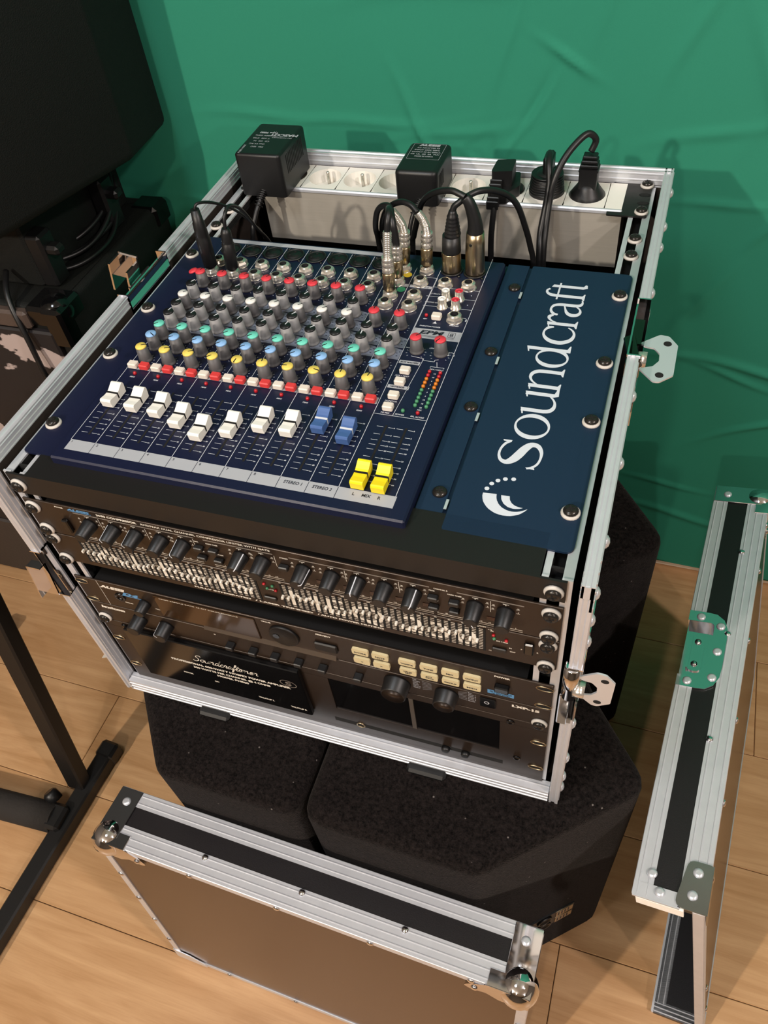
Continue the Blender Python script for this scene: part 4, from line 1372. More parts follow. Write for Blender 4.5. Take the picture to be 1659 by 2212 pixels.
for r_ in (0, 1):
    for x, s in zip(BX, lab[r_]):
        z = -175.6 - 15.6 * r_
        t.part('button', cbm, None, loc=(x, -2, z))
        ws = s.split(' ')
        if len(ws) == 1: bl.text(PB, s, x, z - 1.8, 2.2, 'C', width=min(11.5, 2.3 * len(s)), bold=0.03)
        else:
            for q, ww in enumerate(ws): bl.text(PB, ww, x, z + 0.1 - 2.6 * q, 1.9, 'C', width=min(9.5, 2.0 * len(ww)), bold=0.03)
        if s == 'NOTE': bl.text(PB, 'CHROM', x, z - 4.0, 1.3, 'C', bold=0.02)
t.part('button_lettering', bl, M['pdark'])
b = B()
b.text(PF, 'POWER', 197, -166.0, 2.4, 'C', width=14, bold=0.05); b.text(PF, 'VALUE', -28, -171 + 6.5, 2.0, 'C', width=10, bold=0.04); b.text(PF, 'PREVIEW', 30, -165.6, 2.2, 'C', width=15, bold=0.05)
b.text(PF, 'PARAMETER', 75, -201.5, 1.7, 'C', width=17, bold=0.03); b.line(PF, [(62, -199), (64, -201), (66, -201)], 0.4)
b.text(PF, 'ALESIS', -199, -170.6, 4.2, 'C', width=30, bold=0.08, shear=0.25)
b.text(PF, 'PHONES', -187, -191, 1.6, 'C', width=9, bold=0.04); b.text(PF, 'VOLUME', -152, -190, 1.6, 'C', width=9, bold=0.04)
b.text(FRONT(-3.3), 'HIGH SAMPLE RATE 16 BIT DRUM MODULE', -100, -165.8, 1.5, 'C', width=86, bold=0.02)
b.quad(PF, -214.6, -214.2, -203, -160)
t.sub(fp, 'white_lettering', b, M['pcream'])
b = B(); b.text(PF, 'D4', -180, -176.4, 4.6, 'C', width=20, bold=0.08, shear=0.3); b.quad(PF, -196, -168, -178.0, -176.8); b.quad(PF, 184, 208, -197.6, -191)
t.sub(fp, 'blue_lettering', b, M['pblue'])
b = B(); b.text(FRONT(-2.4), '48 KHZ SAMPLE', 196, -194.0, 1.6, 'C', width=20, bold=0.03); b.text(FRONT(-2.4), '16 BIT PCM', 196, -196.8, 1.6, 'C', width=16, bold=0.03)
t.sub(fp, 'dark_lettering', b, M['pdark'])
b = B(); b.box(191, 204, -8, -2, -183, -175, 1); t.part('power_button', b, M['gloss'])
b = B(); b.lathe([(6, 0), (6, 1.6), (4, 1.6), (3.4, -2)], (-194, -2, -181.5), (0, -1, 0), 16, caps=False); t.part('headphone_socket', b, M['gloss'])
knob_front(t, -165.5, -183, 6.4, 5.6, 14, 18)

# ---- effects processor
t = Thing('effects_processor', 'slim black reverb unit with two big knobs below the drum module', 'effects unit', (0, 120, -237))
ZL0, ZL1 = -236.8, -204.0
chassis(t, ZL0, ZL1, 250); fp = front_panel(t, ZL0, ZL1)
for s in (-1, 1): screw(t, s * 232.5, -2, -231.6, 'y')
knob_front(t, 97, -220.5, 13.5, 12.4, 15.5, 28, None, cap='frontblack'); knob_front(t, 145.5, -219.5, 11.6, 10.4, 14.5, 28, None, cap='frontblack')
knob_front(t, -184.5, -218.5, 8.2, 7.4, 17, 22); knob_front(t, -153.5, -219.5, 8.2, 7.4, 17, 22, -40)
sb = B(); sb.box(-4.2, 4.2, -8.5, 0, -3, 3, 0.8); sbm = sb.mesh('button', M['plastic'])
for x in (-79, -53.5, -29.5, -4, 21.5, 58.5): t.part('button', sbm, None, loc=(x, -2, -222.5))
b = B(); b.box(177, 192, -4, -2, -223.5, -208, 0.8)
ps = t.part('power_switch', b, M['gloss'])
b = B(); b.ring(FRONT(-4.2), 183.8, -214, 2.4, 2.4, 0.7, 18); t.sub(ps, 'circle_mark', b, M['pwhite'])
b = B()
b.text(PF, 'LXP-15', 219, -213.2, 4.0, 'C', width=25, bold=0.06)
b.text(PF, 'lexicon', -215, -212.6, 4.2, 'C', width=29, bold=0.07, shear=0.15)
b.text(PF, 'IN', -96, -214, 1.6, 'C', bold=0.03)
t.sub(fp, 'cream_lettering', b, M['pcream'])
b = B()
for k, s in enumerate(['Key', 'Reverb', 'Gate', 'Delay', 'Chorus', 'Global']):
    b.text(PF, s, 113, -206.8 - 3.0 * k, 1.8, 'L', bold=0.02); b.line(PF, [(122, -206.4 - 3.0 * k), (131, -208 - 2.2 * k)], 0.35)
for k, s in enumerate(['Reg', 'Patch 1', 'Patch 2', 'Patch 3', 'Patch 4', 'Bypass']):
    b.text(PF, s, 166, -207.6 - 3.0 * k, 1.8, 'L', bold=0.02); b.line(PF, [(156.5, -210 - 2.2 * k), (165, -207 - 3.0 * k)], 0.35)
t.sub(fp, 'grey_lettering', b, M['pgrey'])

# ---- power amplifier
t = Thing('power_amplifier', 'black three unit power amplifier with two dark meter windows at the bottom of rack', 'amplifier', (0, 140, -369))
ZA0, ZA1 = -362.6, -237.4
chassis(t, ZA0, ZA1, 320)
# front panel with its openings left open: built from bars around two windows and a slot
WZ0, WZ1 = -314.0, -249.0
b = B()
b.box(-241, 241, -2, 0, WZ1, ZA1, 0.4)
b.box(-241, 20.5, -2, 0, WZ0, WZ1); b.box(196, 241, -2, 0, WZ0, WZ1)
b.box(-241, 241, -2, 0, -335.6, WZ0); b.box(-241, 15, -2, 0, -344, -335.6); b.box(200, 241, -2, 0, -344, -335.6); b.box(-241, 241, -2, 0, ZA0, -344)
fp = t.part('front_panel', b, M['frontblack'])
b = B(); b.box(105.4, 109.8, -2, 8, WZ0, WZ1); t.part('window_divider', b, mat('grey_divider', (92, 86, 80), 0.5, 0.5))
b = B(); b.box(20.5, 196, -0.9, -0.2, WZ0, WZ1); t.part('meter_window', b, M['gloss'])
b = B(); b.box(15, 200, -1.95, -0.2, -344, -335.6); t.part('control_slot', b, M['void'])
b = B()
for x in (140, 161): b.lathe([(4.6, 0), (4.6, 4), (3.6, 5)], (x, -1.9, -340.2), (0, -1, 0), 16)
t.part('control_knob', b, M['plastic'])
b = B(); b.tube([(45 + 4.4 * math.cos(R(24 * k)), -2.4, -340 + 4.4 * math.sin(R(24 * k))) for k in range(16)], 0.7, 6, 1); t.part('control_ring', b, M['brass'])
b = B()
for z in (-274.6, -331.6):
    for s in (-1, 1):
        b.tube([(s * 233.5 + 7.4 * math.cos(a), -2.3, z + 3.6 * math.sin(a)) for a in [R(20 * k) for k in range(19)]], 0.7, 5, 1)
t.sub(fp, 'slot_rim', b, M['brass'])
b = B()
for z in (-274.6, -331.6):
    for s in (-1, 1): slot_hole(b, s * 233.5, z, 6.6, 2.8, -2.1)
t.sub(fp, 'mounting_slot', b, M['void'])
b = B(); b.box(-212, -8, -8.5, -2, -334.5, -240.5, 1.0)
pl = t.part('name_plate', b, M['gloss'])
b = B(); PN = FRONT(-8.65)
SCR = {'S': (1.2, [[(1.15, 1.75), (0.8, 2.1), (0.35, 1.95), (0.3, 1.5), (0.75, 1.05), (0.95, 0.5), (0.65, 0.02), (0.15, 0.05), (-0.05, 0.35)]]),
 'o': (0.9, [[(0.45, 0.95), (0.12, 0.65), (0.18, 0.12), (0.5, 0.02), (0.75, 0.45), (0.55, 0.95), (0.45, 0.8), (0.95, 0.8)]]),
 'u': (0.95, [[(0, 0.9), (0.08, 0.2), (0.32, 0), (0.62, 0.3), (0.7, 0.95), (0.7, 0.2), (0.98, 0.1)]]),
 'n': (0.9, [[(-0.02, 0.75), (0.12, 0.95), (0.1, 0.0), (0.14, 0.6), (0.45, 0.97), (0.6, 0.7), (0.6, 0.12), (0.92, 0.12)]]),
 'd': (0.95, [[(0.65, 0.75), (0.4, 0.95), (0.1, 0.5), (0.25, 0.02), (0.58, 0.3), (0.78, 2.0), (0.68, 0.2), (0.98, 0.1)]]),
 'c': (0.75, [[(0.6, 0.78), (0.4, 0.97), (0.1, 0.5), (0.3, 0.02), (0.78, 0.2)]]),
 'r': (0.65, [[(0, 0.3), (0.2, 1.1), (0.3, 0.85), (0.5, 0.85), (0.42, 0.15), (0.68, 0.12)]]),
 'a': (0.9, [[(0.65, 0.75), (0.4, 0.97), (0.1, 0.5), (0.25, 0.02), (0.56, 0.3), (0.68, 0.95), (0.62, 0.2), (0.92, 0.15)]]),
 'f': (0.6, [[(0, 0.3), (0.42, 1.3), (0.5, 1.95), (0.32, 2.0), (0.24, 1.2), (0.18, -0.7), (0.36, -0.65), (0.36, 0.15), (0.64, 0.3)]]),
 't': (0.6, [[(0, 0.3), (0.34, 1.7), (0.24, 0.2), (0.4, 0), (0.62, 0.2)], [(0.02, 1.15), (0.62, 1.2)]]),
 's': (0.62, [[(0, 0.2), (0.3, 1.1), (0.48, 0.5), (0.36, 0.05), (0.1, 0.08), (0.64, 0.2)]]),
 'm': (1.3, [[(-0.02, 0.75), (0.12, 0.95), (0.1, 0.0), (0.14, 0.6), (0.42, 0.97), (0.52, 0.6), (0.5, 0.0), (0.56, 0.6), (0.84, 0.97), (0.98, 0.6), (0.98, 0.12), (1.32, 0.12)]]),
 'e': (0.72, [[(0.05, 0.3), (0.5, 0.6), (0.42, 0.96), (0.14, 0.65), (0.2, 0.08), (0.45, 0.02), (0.74, 0.25)]])}
cx_ = -135.0; k_ = 6.4
for ch in 'Soundcraftsmen':
    adv, strokes = SCR[ch]
    for sk in strokes:
        b.ribbon(PN, [(cx_ + (x + 0.35 * y) * k_, -270.5 + y * k_ * 0.92, 0.85 + (0.35 if i_ % 2 else 0.0)) for i_, (x, y) in enumerate(sk)], 4)
    cx_ += adv * k_
b.text(PN, 'PROFESSIONAL 600-WATT MOSFET POWER AMPLIFIER', -94, -281, 3.8, 'C', width=142, bold=0.05); b.text(PN, '300 WATTS PER CHANNEL @ 4 OHMS', -94, -288.6, 3.6, 'C', width=92, bold=0.05); b.text(PN, 'MODEL PM860', -94, -295.6, 3.6, 'C', width=38, bold=0.05)
b.text(PN, 'POWER', -152, -307, 2.6, 'C', width=12, bold=0.05); b.text(PN, 'ON', -118, -311, 2.4, 'C', bold=0.05); b.text(PN, 'TRUCLIP L', -60, -322, 2.8, 'C', width=19, bold=0.05); b.text(PN, 'TRUCLIP R', -22, -325, 2.8, 'C', width=19, bold=0.05)
t.sub(pl, 'cream_lettering', b, M['pcream'])
b = B(); b.ring(PN, -24, -270, 9.5, 6.5, 0.9, 26, rot=-10); b.text(PN, 'S', -24, -273.5, 7.5, 'C', width=7, bold=0.02)
t.sub(pl, 'emblem', b, M['pdim'])
b = B()
for (x, z) in ((-214, -244), (-205, -338), (206, -244), (214, -320)): b.lathe([(4, 0), (3.6, 1.4), (2, 2)], (x, -2, z), (0, -1, 0), 12)
t.part('panel_screw', b, M['gloss'])

# ================================================================== power strip at the back
ps = Thing('power_strip', 'white nine socket power strip in a satin aluminium rack body', 'power strip', (0, 527, -60))
b = B(); b.box(-216, 215, 497, 499.4, -78, -9.6); b.box(-216, 215, 555.4, 557, -78, -9.6); b.box(-216, 215, 499.4, 555.4, -78, -70); b.box(-216, -214, 499.4, 555.4, -70, -9.6); b.box(213, 215, 499.4, 555.4, -70, -9.6)
bd = ps.part('body', b, M['stripalu'])
b = B(); b.box(-216, 215, 495.6, 500.5, -13.5, -8.0, 1.4)
ps.part('front_lip', b, M['alu'])
for s in (-1, 1):
    b = B(); b.prism(fillet([(s * 199, 489), (s * 241, 489), (s * 241, 566), (s * 199, 566)], 2, 2), -11, -9.2)
    e = ps.part('mounting_ear', b, M['black'])
    b = B()
    for y in (517, 535):
        b.poly(TOP(-9.0), [(s * 235 + 6.5 * math.cos(R(24 * k)), y + 3.6 * math.sin(R(24 * k))) for k in range(15)])
    ps.sub(e, 'mounting_slot', b, M['void'])
    for y in (498.5, 555.2): screw(ps, s * 235, y, -9.2, 'z')
n = 28
def socket_mesh(pin=True):
    q = B()
    ring_o = [(20.0 * math.cos(2 * math.pi * k / n), 20.0 * math.sin(2 * math.pi * k / n)) for k in range(n)]
    # square face with a round well: fan between the square's outline and the rim
    sq = []
    for (x, y) in ring_o:
        f = min(22.3 / max(abs(x), 1e-6), 27.3 / max(abs(y), 1e-6)); sq.append((x * f, y * f))
    vs = [(x, y, 0.6) for (x, y) in sq] + [(x, y, 0.6) for (x, y) in ring_o] + [(x * 0.97, y * 0.97, -15) for (x, y) in ring_o]
    fs = []
    for k in range(n):
        j = (k + 1) % n
        fs += [(k, j, n + j, n + k), (n + k, n + j, 2 * n + j, 2 * n + k)]
    q.add(vs, fs); q.add([(x * 0.97, y * 0.97, -15) for (x, y) in ring_o], [tuple(range(n))])
    q.box(-22.3, 22.3, -27.3, -27.2, -3, 0.6)
    q.m = 1
    q.lathe([(2.3, -15), (2.3, 1.5), (1.6, 2.6), (0, 2.8)], (0, 9.5, 0), (0, 0, 1), 12)
    q.m = 2
    for x in (-9.5, 9.5): q.lathe([(2.5, -14.9), (0, -14.85)], (x, 0, 0), (0, 0, 1), 12, caps=False)
    return q.mesh('outlet', [M['socket'], M['nickel'], M['void']])
SK = socket_mesh()
SX = [-188.2 + 45.15 * i for i in range(9)]
for x in SX:
    ps.part('outlet', SK, None, loc=(x, 528.0, -9.3))
ps.part('end_cap', (lambda q: (q.box(196, 214, 499, 556, -11, -8.6), q)[-1])(B()), M['socket'])

# ================================================================== power adapters and plugs
def adapter(name, label, x0, x1, y0, y1, z0, z1, bev, taper, lettering, vents):
    t = Thing(name, label, 'power adapter', ((x0 + x1) / 2, (y0 + y1) / 2, z0), 'power adapters')
    b = B(); rounded_prism(b, fillet([(x0, y0), (x1, y0), (x1, y1), (x0, y1)], bev * 1.6, 3), z0, z1, bev, 4)
    o = t.part('housing', b, M['plastic'])
    b = B(); lettering(b, TOP(z1 + 0.15)); t.sub(o, 'lettering', b, M['pgrey'])
    b = B(); vents(b); t.sub(o, 'cooling_slot', b, M['void'])
    return t
def let1(b, pl):
    cx, cy = -174, 512
    b.text(pl, 'MASCOT', -185, 524, 5.6, 'C', rot=180, width=36, bold=0.05)
    b.text(pl, 'SKI NORWAY', -185, 516, 2.2, 'C', rot=180, width=26, bold=0.02)
    b.text(pl, 'Type 9880', -206, 528, 4.0, 'C', rot=180, width=24, bold=0.04)
    for k, (s, w) in enumerate((('PRI 230V 50Hz', 28), ('T 60E  IP20', 22), ('CE  GS  N', 20), ('Out 9V AC', 20), ('PRI  SEC', 16))):
        b.text(pl, s, -207 - (k % 2) * 3, 520 - 7 * k, 2.6, 'C', rot=180, width=w, bold=0.02)
    b.text(pl, 'FUSED INSIDE', -222, 484, 2.4, 'C', rot=90, width=20, bold=0.02)
def ven1(b):
    for k in range(12): b.box(-171.3, -170.8, 488 + 4.2 * k, 490 + 4.2 * k, 14, 36)
adapter('power_adapter', 'big black power adapter at left end of the power strip', -229, -171, 472, 551, -8, 43, 3.2, 0, let1, ven1)
def let2(b, pl):
    b.text(pl, 'ALESIS', -10, 536, 4.2, 'C', width=25, bold=0.08)
    for k, (s, w) in enumerate((('AC ADAPTER P3', 27), ('INPUT 230V 50Hz', 30), ('OUTPUT 9V AC 830mA', 34), ('CE  UL  GS  SA  TUV', 34), ('MADE IN CHINA', 22))):
        b.text(pl, s, -10, 530.5 - 5.0 * k, 2.4, 'C', width=w, bold=0.03)
    b.line(pl, [(-29, 541), (9, 541), (9, 505), (-29, 505), (-29, 541)], 0.35)
def ven2(b):
    for k in range(4): b.box(14.2, 14.8, 486 + 5 * k, 488.4 + 5 * k, 8, 24)
adapter('power_adapter', 'smaller black power adapter with white lettering in middle of the power strip', -35, 14.5, 476, 546, -8, 32, 4.5, 0, let2, ven2)

def cable(t, pts, r, name='cable'):
    b = B(); b.tube(pts, r, 10, 6); return t.part(name, b, M['rubber'])
cab_ad = B()
# strain reliefs of the adapters (their leads drop into the case)
t_ad = [o for o in COL.objects if o.name.startswith('power_adapter')]
for o, pts, rr in ((t_ad[0], [(-201, 474, -2), (-203, 466, -8), (-207, 452, -22), (-211, 440, -46), (-213, 432, -110)], 3.0), (t_ad[1], [(-6, 478, -2), (-9, 470, -6), (-14, 460, -22), (-18, 450, -60), (-20, 446, -130)], 2.6)):
    base = (round(o.location.x * 1000, 3), round(o.location.y * 1000, 3), round(o.location.z * 1000, 3) + FLOOR)
    b = B(); b.tube(pts, rr, 10, 6); 
    P0, P1 = Vector(pts[0]), Vector(pts[2])
    for k in range(7):
        q = P0.lerp(Vector(pts[1]), k / 4.0) if k < 4 else Vector(pts[1]).lerp(P1, (k - 4) / 5.0)
        d = (P1 - P0).normalized()
        b.lathe([(rr + 0.4, -1), (rr + 2.0, -0.6), (rr + 2.0, 0.6), (rr + 0.4, 1)], q, d, 12)
    me = b.mesh('lead', M['rubber'], base); q = bpy.data.objects.new('lead', me); COL.objects.link(q); q.parent = o

def mains_plug(label, kind, x, pts):
    t = Thing('mains_plug', label, 'plug', (x, 526, -8), 'mains plugs in the power strip')
    b = B()
    if kind == 'angled':
        b.lathe([(19.2, -6), (19.2, 1), (18.4, 2.5)], (x, 527, -9), (0, 0, 1), 28)
        b.prism(fillet([(x - 17, 512), (x - 13, 540), (x + 12, 545), (x + 17, 514), (x + 6, 494), (x - 12, 490)], 4, 3), -8, 4)
        b.prism(fillet([(x - 14, 506), (x - 13, 534), (x + 8, 538), (x + 9, 510)], 3, 3), 4, 22)
        for k in range(6): b.box(x - 14.6 - 0 * k, x - 1, 503.5 - 4 * k, 506 - 4 * k, -6 - k, 14 - 3 * k, 0.8)
    elif kind == 'ribbed':
        b.lathe([(19.4, -6), (19.4, 2), (18.6, 10), (17, 18), (11, 24), (5, 26)], (x, 527, -9), (0, 0, 1), 28)
        for k in range(8): b.lathe([(18.9 - 0.25 * k, 0), (19.8 - 0.3 * k, 0.5), (19.8 - 0.3 * k, 1.3), (18.9 - 0.25 * k, 1.8)], (x, 527, -6 + 2.6 * k), (0, 0, 1), 28)
        b.box(x - 4.5, x + 6, 518, 541, 12, 34, 2.5)
    else:
        b.lathe([(19.6, -6), (19.6, 0.5), (17.6, 4), (12.5, 11), (10.4, 15)], (x, 527, -9), (0, 0, 1), 28)
        b.prism(fillet([(x - 10, 517), (x + 10, 517), (x + 10, 537), (x - 10, 537)], 3, 3), 2, 24)
        for k in range(4): b.box(x - 10.6 + k, x + 10.6 - k, 518 + k, 536 - k, 20 + 4.5 * k, 23.4 + 4.5 * k, 0.8)
    t.part('plug_body', b, M['plastic'])
    cable(t, pts, 3.6)
    return t
mains_plug('black angled mains plug, left one of three at right end of power strip', 'angled', SX[6], [(SX[6] - 6, 492, -4), (77, 487, -8), (75.5, 483, -28), (74.5, 481, -60), (76, 478, -150)])
mains_plug('black ribbed round mains plug, middle one of three, its lead running forward over it', 'ribbed', SX[7], [(SX[7] + 1, 534, 30), (SX[7] + 2, 522, 38), (132, 506, 34), (135.5, 494, 18), (134.5, 481, -4), (133, 468, -26), (135, 455, -52), (136, 446, -150)])
mains_plug('black mains plug with waisted body in the last outlet, its lead arching to the left', 'waisted', SX[8], [(SX[8], 527, 40), (176.5, 529, 52), (168, 524, 60), (156, 512, 52), (147, 500, 40), (141, 491, 24), (138.5, 485, 6), (138, 472, -18), (139, 458, -50), (142, 448, -150)])

# ================================================================== audio plugs standing in the mixer
def jack_plug(label, x, y, kind, top, pts, r=2.6):
    t = Thing('jack_plug', label, 'plug', (x, y, S + 8), 'jack plugs in the mixer')
    p = Vector((x, y, S + 8.4)); q = Vector(top); d = (q - p).normalized(); L = (q - p).length
    if kind == 'nickel':
        b = B(); b.lathe([(4.4, 0), (6.1, 0.6), (6.1, L * 0.52), (5.6, L * 0.54)], p, d, 20); t.part('sleeve', b, M['brass'])
        b = B(); b.lathe([(5.2, L * 0.54), (5.9, L * 0.56), (5.9, L * 0.68), (5.2, L * 0.70), (5.2, L * 0.74), (6.0, L * 0.76), (6.0, L * 0.86), (5.2, L * 0.88), (5.8, L * 0.90), (5.8, L)], p, d, 20); t.part('collar', b, M['nickel'])
    else:
        b = B(); b.lathe([(4.4, 0), (6.6, 1), (6.6, L * 0.62), (5.8, L * 0.64), (5.8, L * 0.68), (5.4, L * 0.9), (3.6, L)] if kind == 'black' else [(5, 0), (7.2, 1), (7.6, L * 0.5), (6.6, L * 0.54), (6.9, L * 0.58), (6.2, L * 0.78), (5.6, L * 0.80), (4.6, L)], p, d, 20)
        t.part('sleeve', b, M['plastic'])
    return t
def spring(t, pts):
    b = B(); b.tube(pts, 3.6, 12, 8)
    P = [Vector(p) for p in pts]
    for i in range(len(P) - 1):
        for k in range(7):
            c = P[i].lerp(P[i + 1], k / 7.0)
            b.lathe([(3.4, -0.8), (4.3, -0.4), (4.3, 0.4), (3.4, 0.8)], c, P[i + 1] - P[i], 12)
    t.part('spring', b, M['nickel'])
t = jack_plug('nickel jack plug with straight spring at front of the cluster, beside the green sticker', 16.7, 293, 'nickel', (17.6, 294.5, 42.0), None)
spring(t, [(17.6, 294.5, 42), (18.4, 295, 55), (19.4, 296, 68)])
cable(t, [(19.4, 296, 68), (20.2, 298, 77), (19.5, 305, 82), (15, 318, 78), (6, 340, 62), (-6, 372, 20), (-10, 398, -30), (-12, 410, -130)], 3.0)
t = jack_plug('nickel jack plug half hidden behind the straight spring, beside the yellow sticker', 17.2, 317, 'nickel', (19.0, 318, 40.5), None)
cable(t, [(19, 318, 40), (18.2, 318.6, 52), (16.6, 320, 61), (13, 328, 66), (6, 346, 58), (-8, 378, 16), (-16, 404, -40), (-18, 412, -130)], 3.6)
t = jack_plug('nickel jack plug at the back with its spring bent to the left, farther left one', 17.2, 341, 'nickel', (19.6, 342, 41.0), None)
spring(t, [(19.6, 342, 41), (18.0, 342, 48), (14.0, 342, 55), (8.4, 342, 62)])
cable(t, [(8.4, 342, 62), (4, 346, 64.5), (-5, 352, 60), (-14, 360, 48), (-22, 372, 24), (-28, 392, -10), (-30, 410, -130)], 3.0)
t = jack_plug('nickel jack plug at the back with its spring bent to the left, farther right one', 41, 341, 'nickel', (42.8, 342, 42.0), None)
spring(t, [(42.8, 342, 42), (42.0, 342, 49), (39.0, 342, 56), (34.6, 342, 62)])
cable(t, [(34.6, 342, 62), (27, 346, 67), (16, 352, 66), (2, 360, 57), (-10, 369, 41), (-20, 384, 12), (-24, 404, -30), (-26, 412, -130)], 3.0)
t = jack_plug('long black plug with grey boot, leftmost plug of the mixer', CH[0] - 0.5, 301, 'long', (-185.4, 303, 70), None)
cable(t, [(-185.4, 303, 70), (-183, 306, 74.5), (-178, 318, 70), (-173, 335, 58), (-170, 355, 40), (-168, 378, 12), (-168, 396, -20), (-168, 410, -120)], 1.5)
t = jack_plug('short glossy black jack plug, second from the left in the mixer', CH[1] - 0.5, 301, 'black', (-156.4, 303, 52), None)
cable(t, [(-156.4, 303, 50), (-155.5, 304, 60), (-155, 309, 66), (-155.5, 322, 66), (-158, 345, 48), (-162, 372, 12), (-162, 398, -30), (-162, 412, -120)], 1.9)

def mic_plug(label, x, y, kind):
    t = Thing('microphone_plug', label, 'plug', (x, y, S + 2), 'microphone plugs in the mixer')
    if kind == 'black':
        b = B(); b.lathe([(9.4, 1), (9.6, 3), (9.6, 20), (9.0, 21), (9.2, 22)], (x, y, S), (0, 0, 1), 26); t.part('sleeve', b, M['brass'])
        b = B(); b.lathe([(9.2, 22), (9.4, 23), (8.8, 40)], (x, y, S), (0.02, 0, 1), 26); t.part('grip', b, M['rubber'])
        b = B()
        prof = [(8.0, 40)]
        for k in range(6): prof += [(8.0 - 0.5 * k, 40.5 + 3.6 * k), (8.3 - 0.55 * k, 42 + 3.6 * k), (7.2 - 0.5 * k, 43.2 + 3.6 * k)]
        prof += [(4.0, 64), (3.2, 66)]
        b.lathe(prof, (x + 0.8, y, S), (0.03, 0, 1), 22); t.part('boot', b, M['rubber'])
    else:
        b = B(); b.lathe([(9.6, 1), (9.8, 3), (9.4, 34), (8.6, 45), (7.6, 45.5)], (x, y, S), (0.02, 0, 1), 26); sl = t.part('sleeve', b, M['brass'])
        b = B(); b.lathe([(1.6, 0), (1.4, 1)], (x - 1.5, y - 9.0, S + 36), (0, -1, 0), 10); t.sub(sl, 'set_screw', b, M['gloss'])
        b = B(); b.tube([(x + 0.9, y, S + 45), (x + 1.0, y, S + 52), (x - 0.6, y, S + 62), (x - 4.4, y, S + 74), (x - 8.6, y, S + 80)], lambda u: 8.2 - 3.6 * u, 18, 5); t.part('boot', b, M['rubber'])
    return t
t = mic_plug('black and nickel microphone plug with ribbed boot, left of the pair', 65.6, 346, 'black')
cable(t, [(68.4, 346, 63), (70, 347, 68), (74, 348, 71.5), (81, 352, 76), (91, 360, 78), (102, 372, 73), (113, 385, 62), (121, 395, 46), (127, 405, 20), (132, 412, -6), (136, 418, -40), (138, 420, -140)], 3.1)
t = mic_plug('all nickel microphone plug with smooth black boot, right of the pair', 89.4, 346, 'nickel')
cable(t, [(81, 346, 79), (74, 348, 81), (66, 351, 81.5), (52, 357, 76.5), (38, 365, 66), (28, 373, 51), (20, 383, 29), (12, 393, 6), (6, 403, -18), (2, 410, -130)], 3.1)

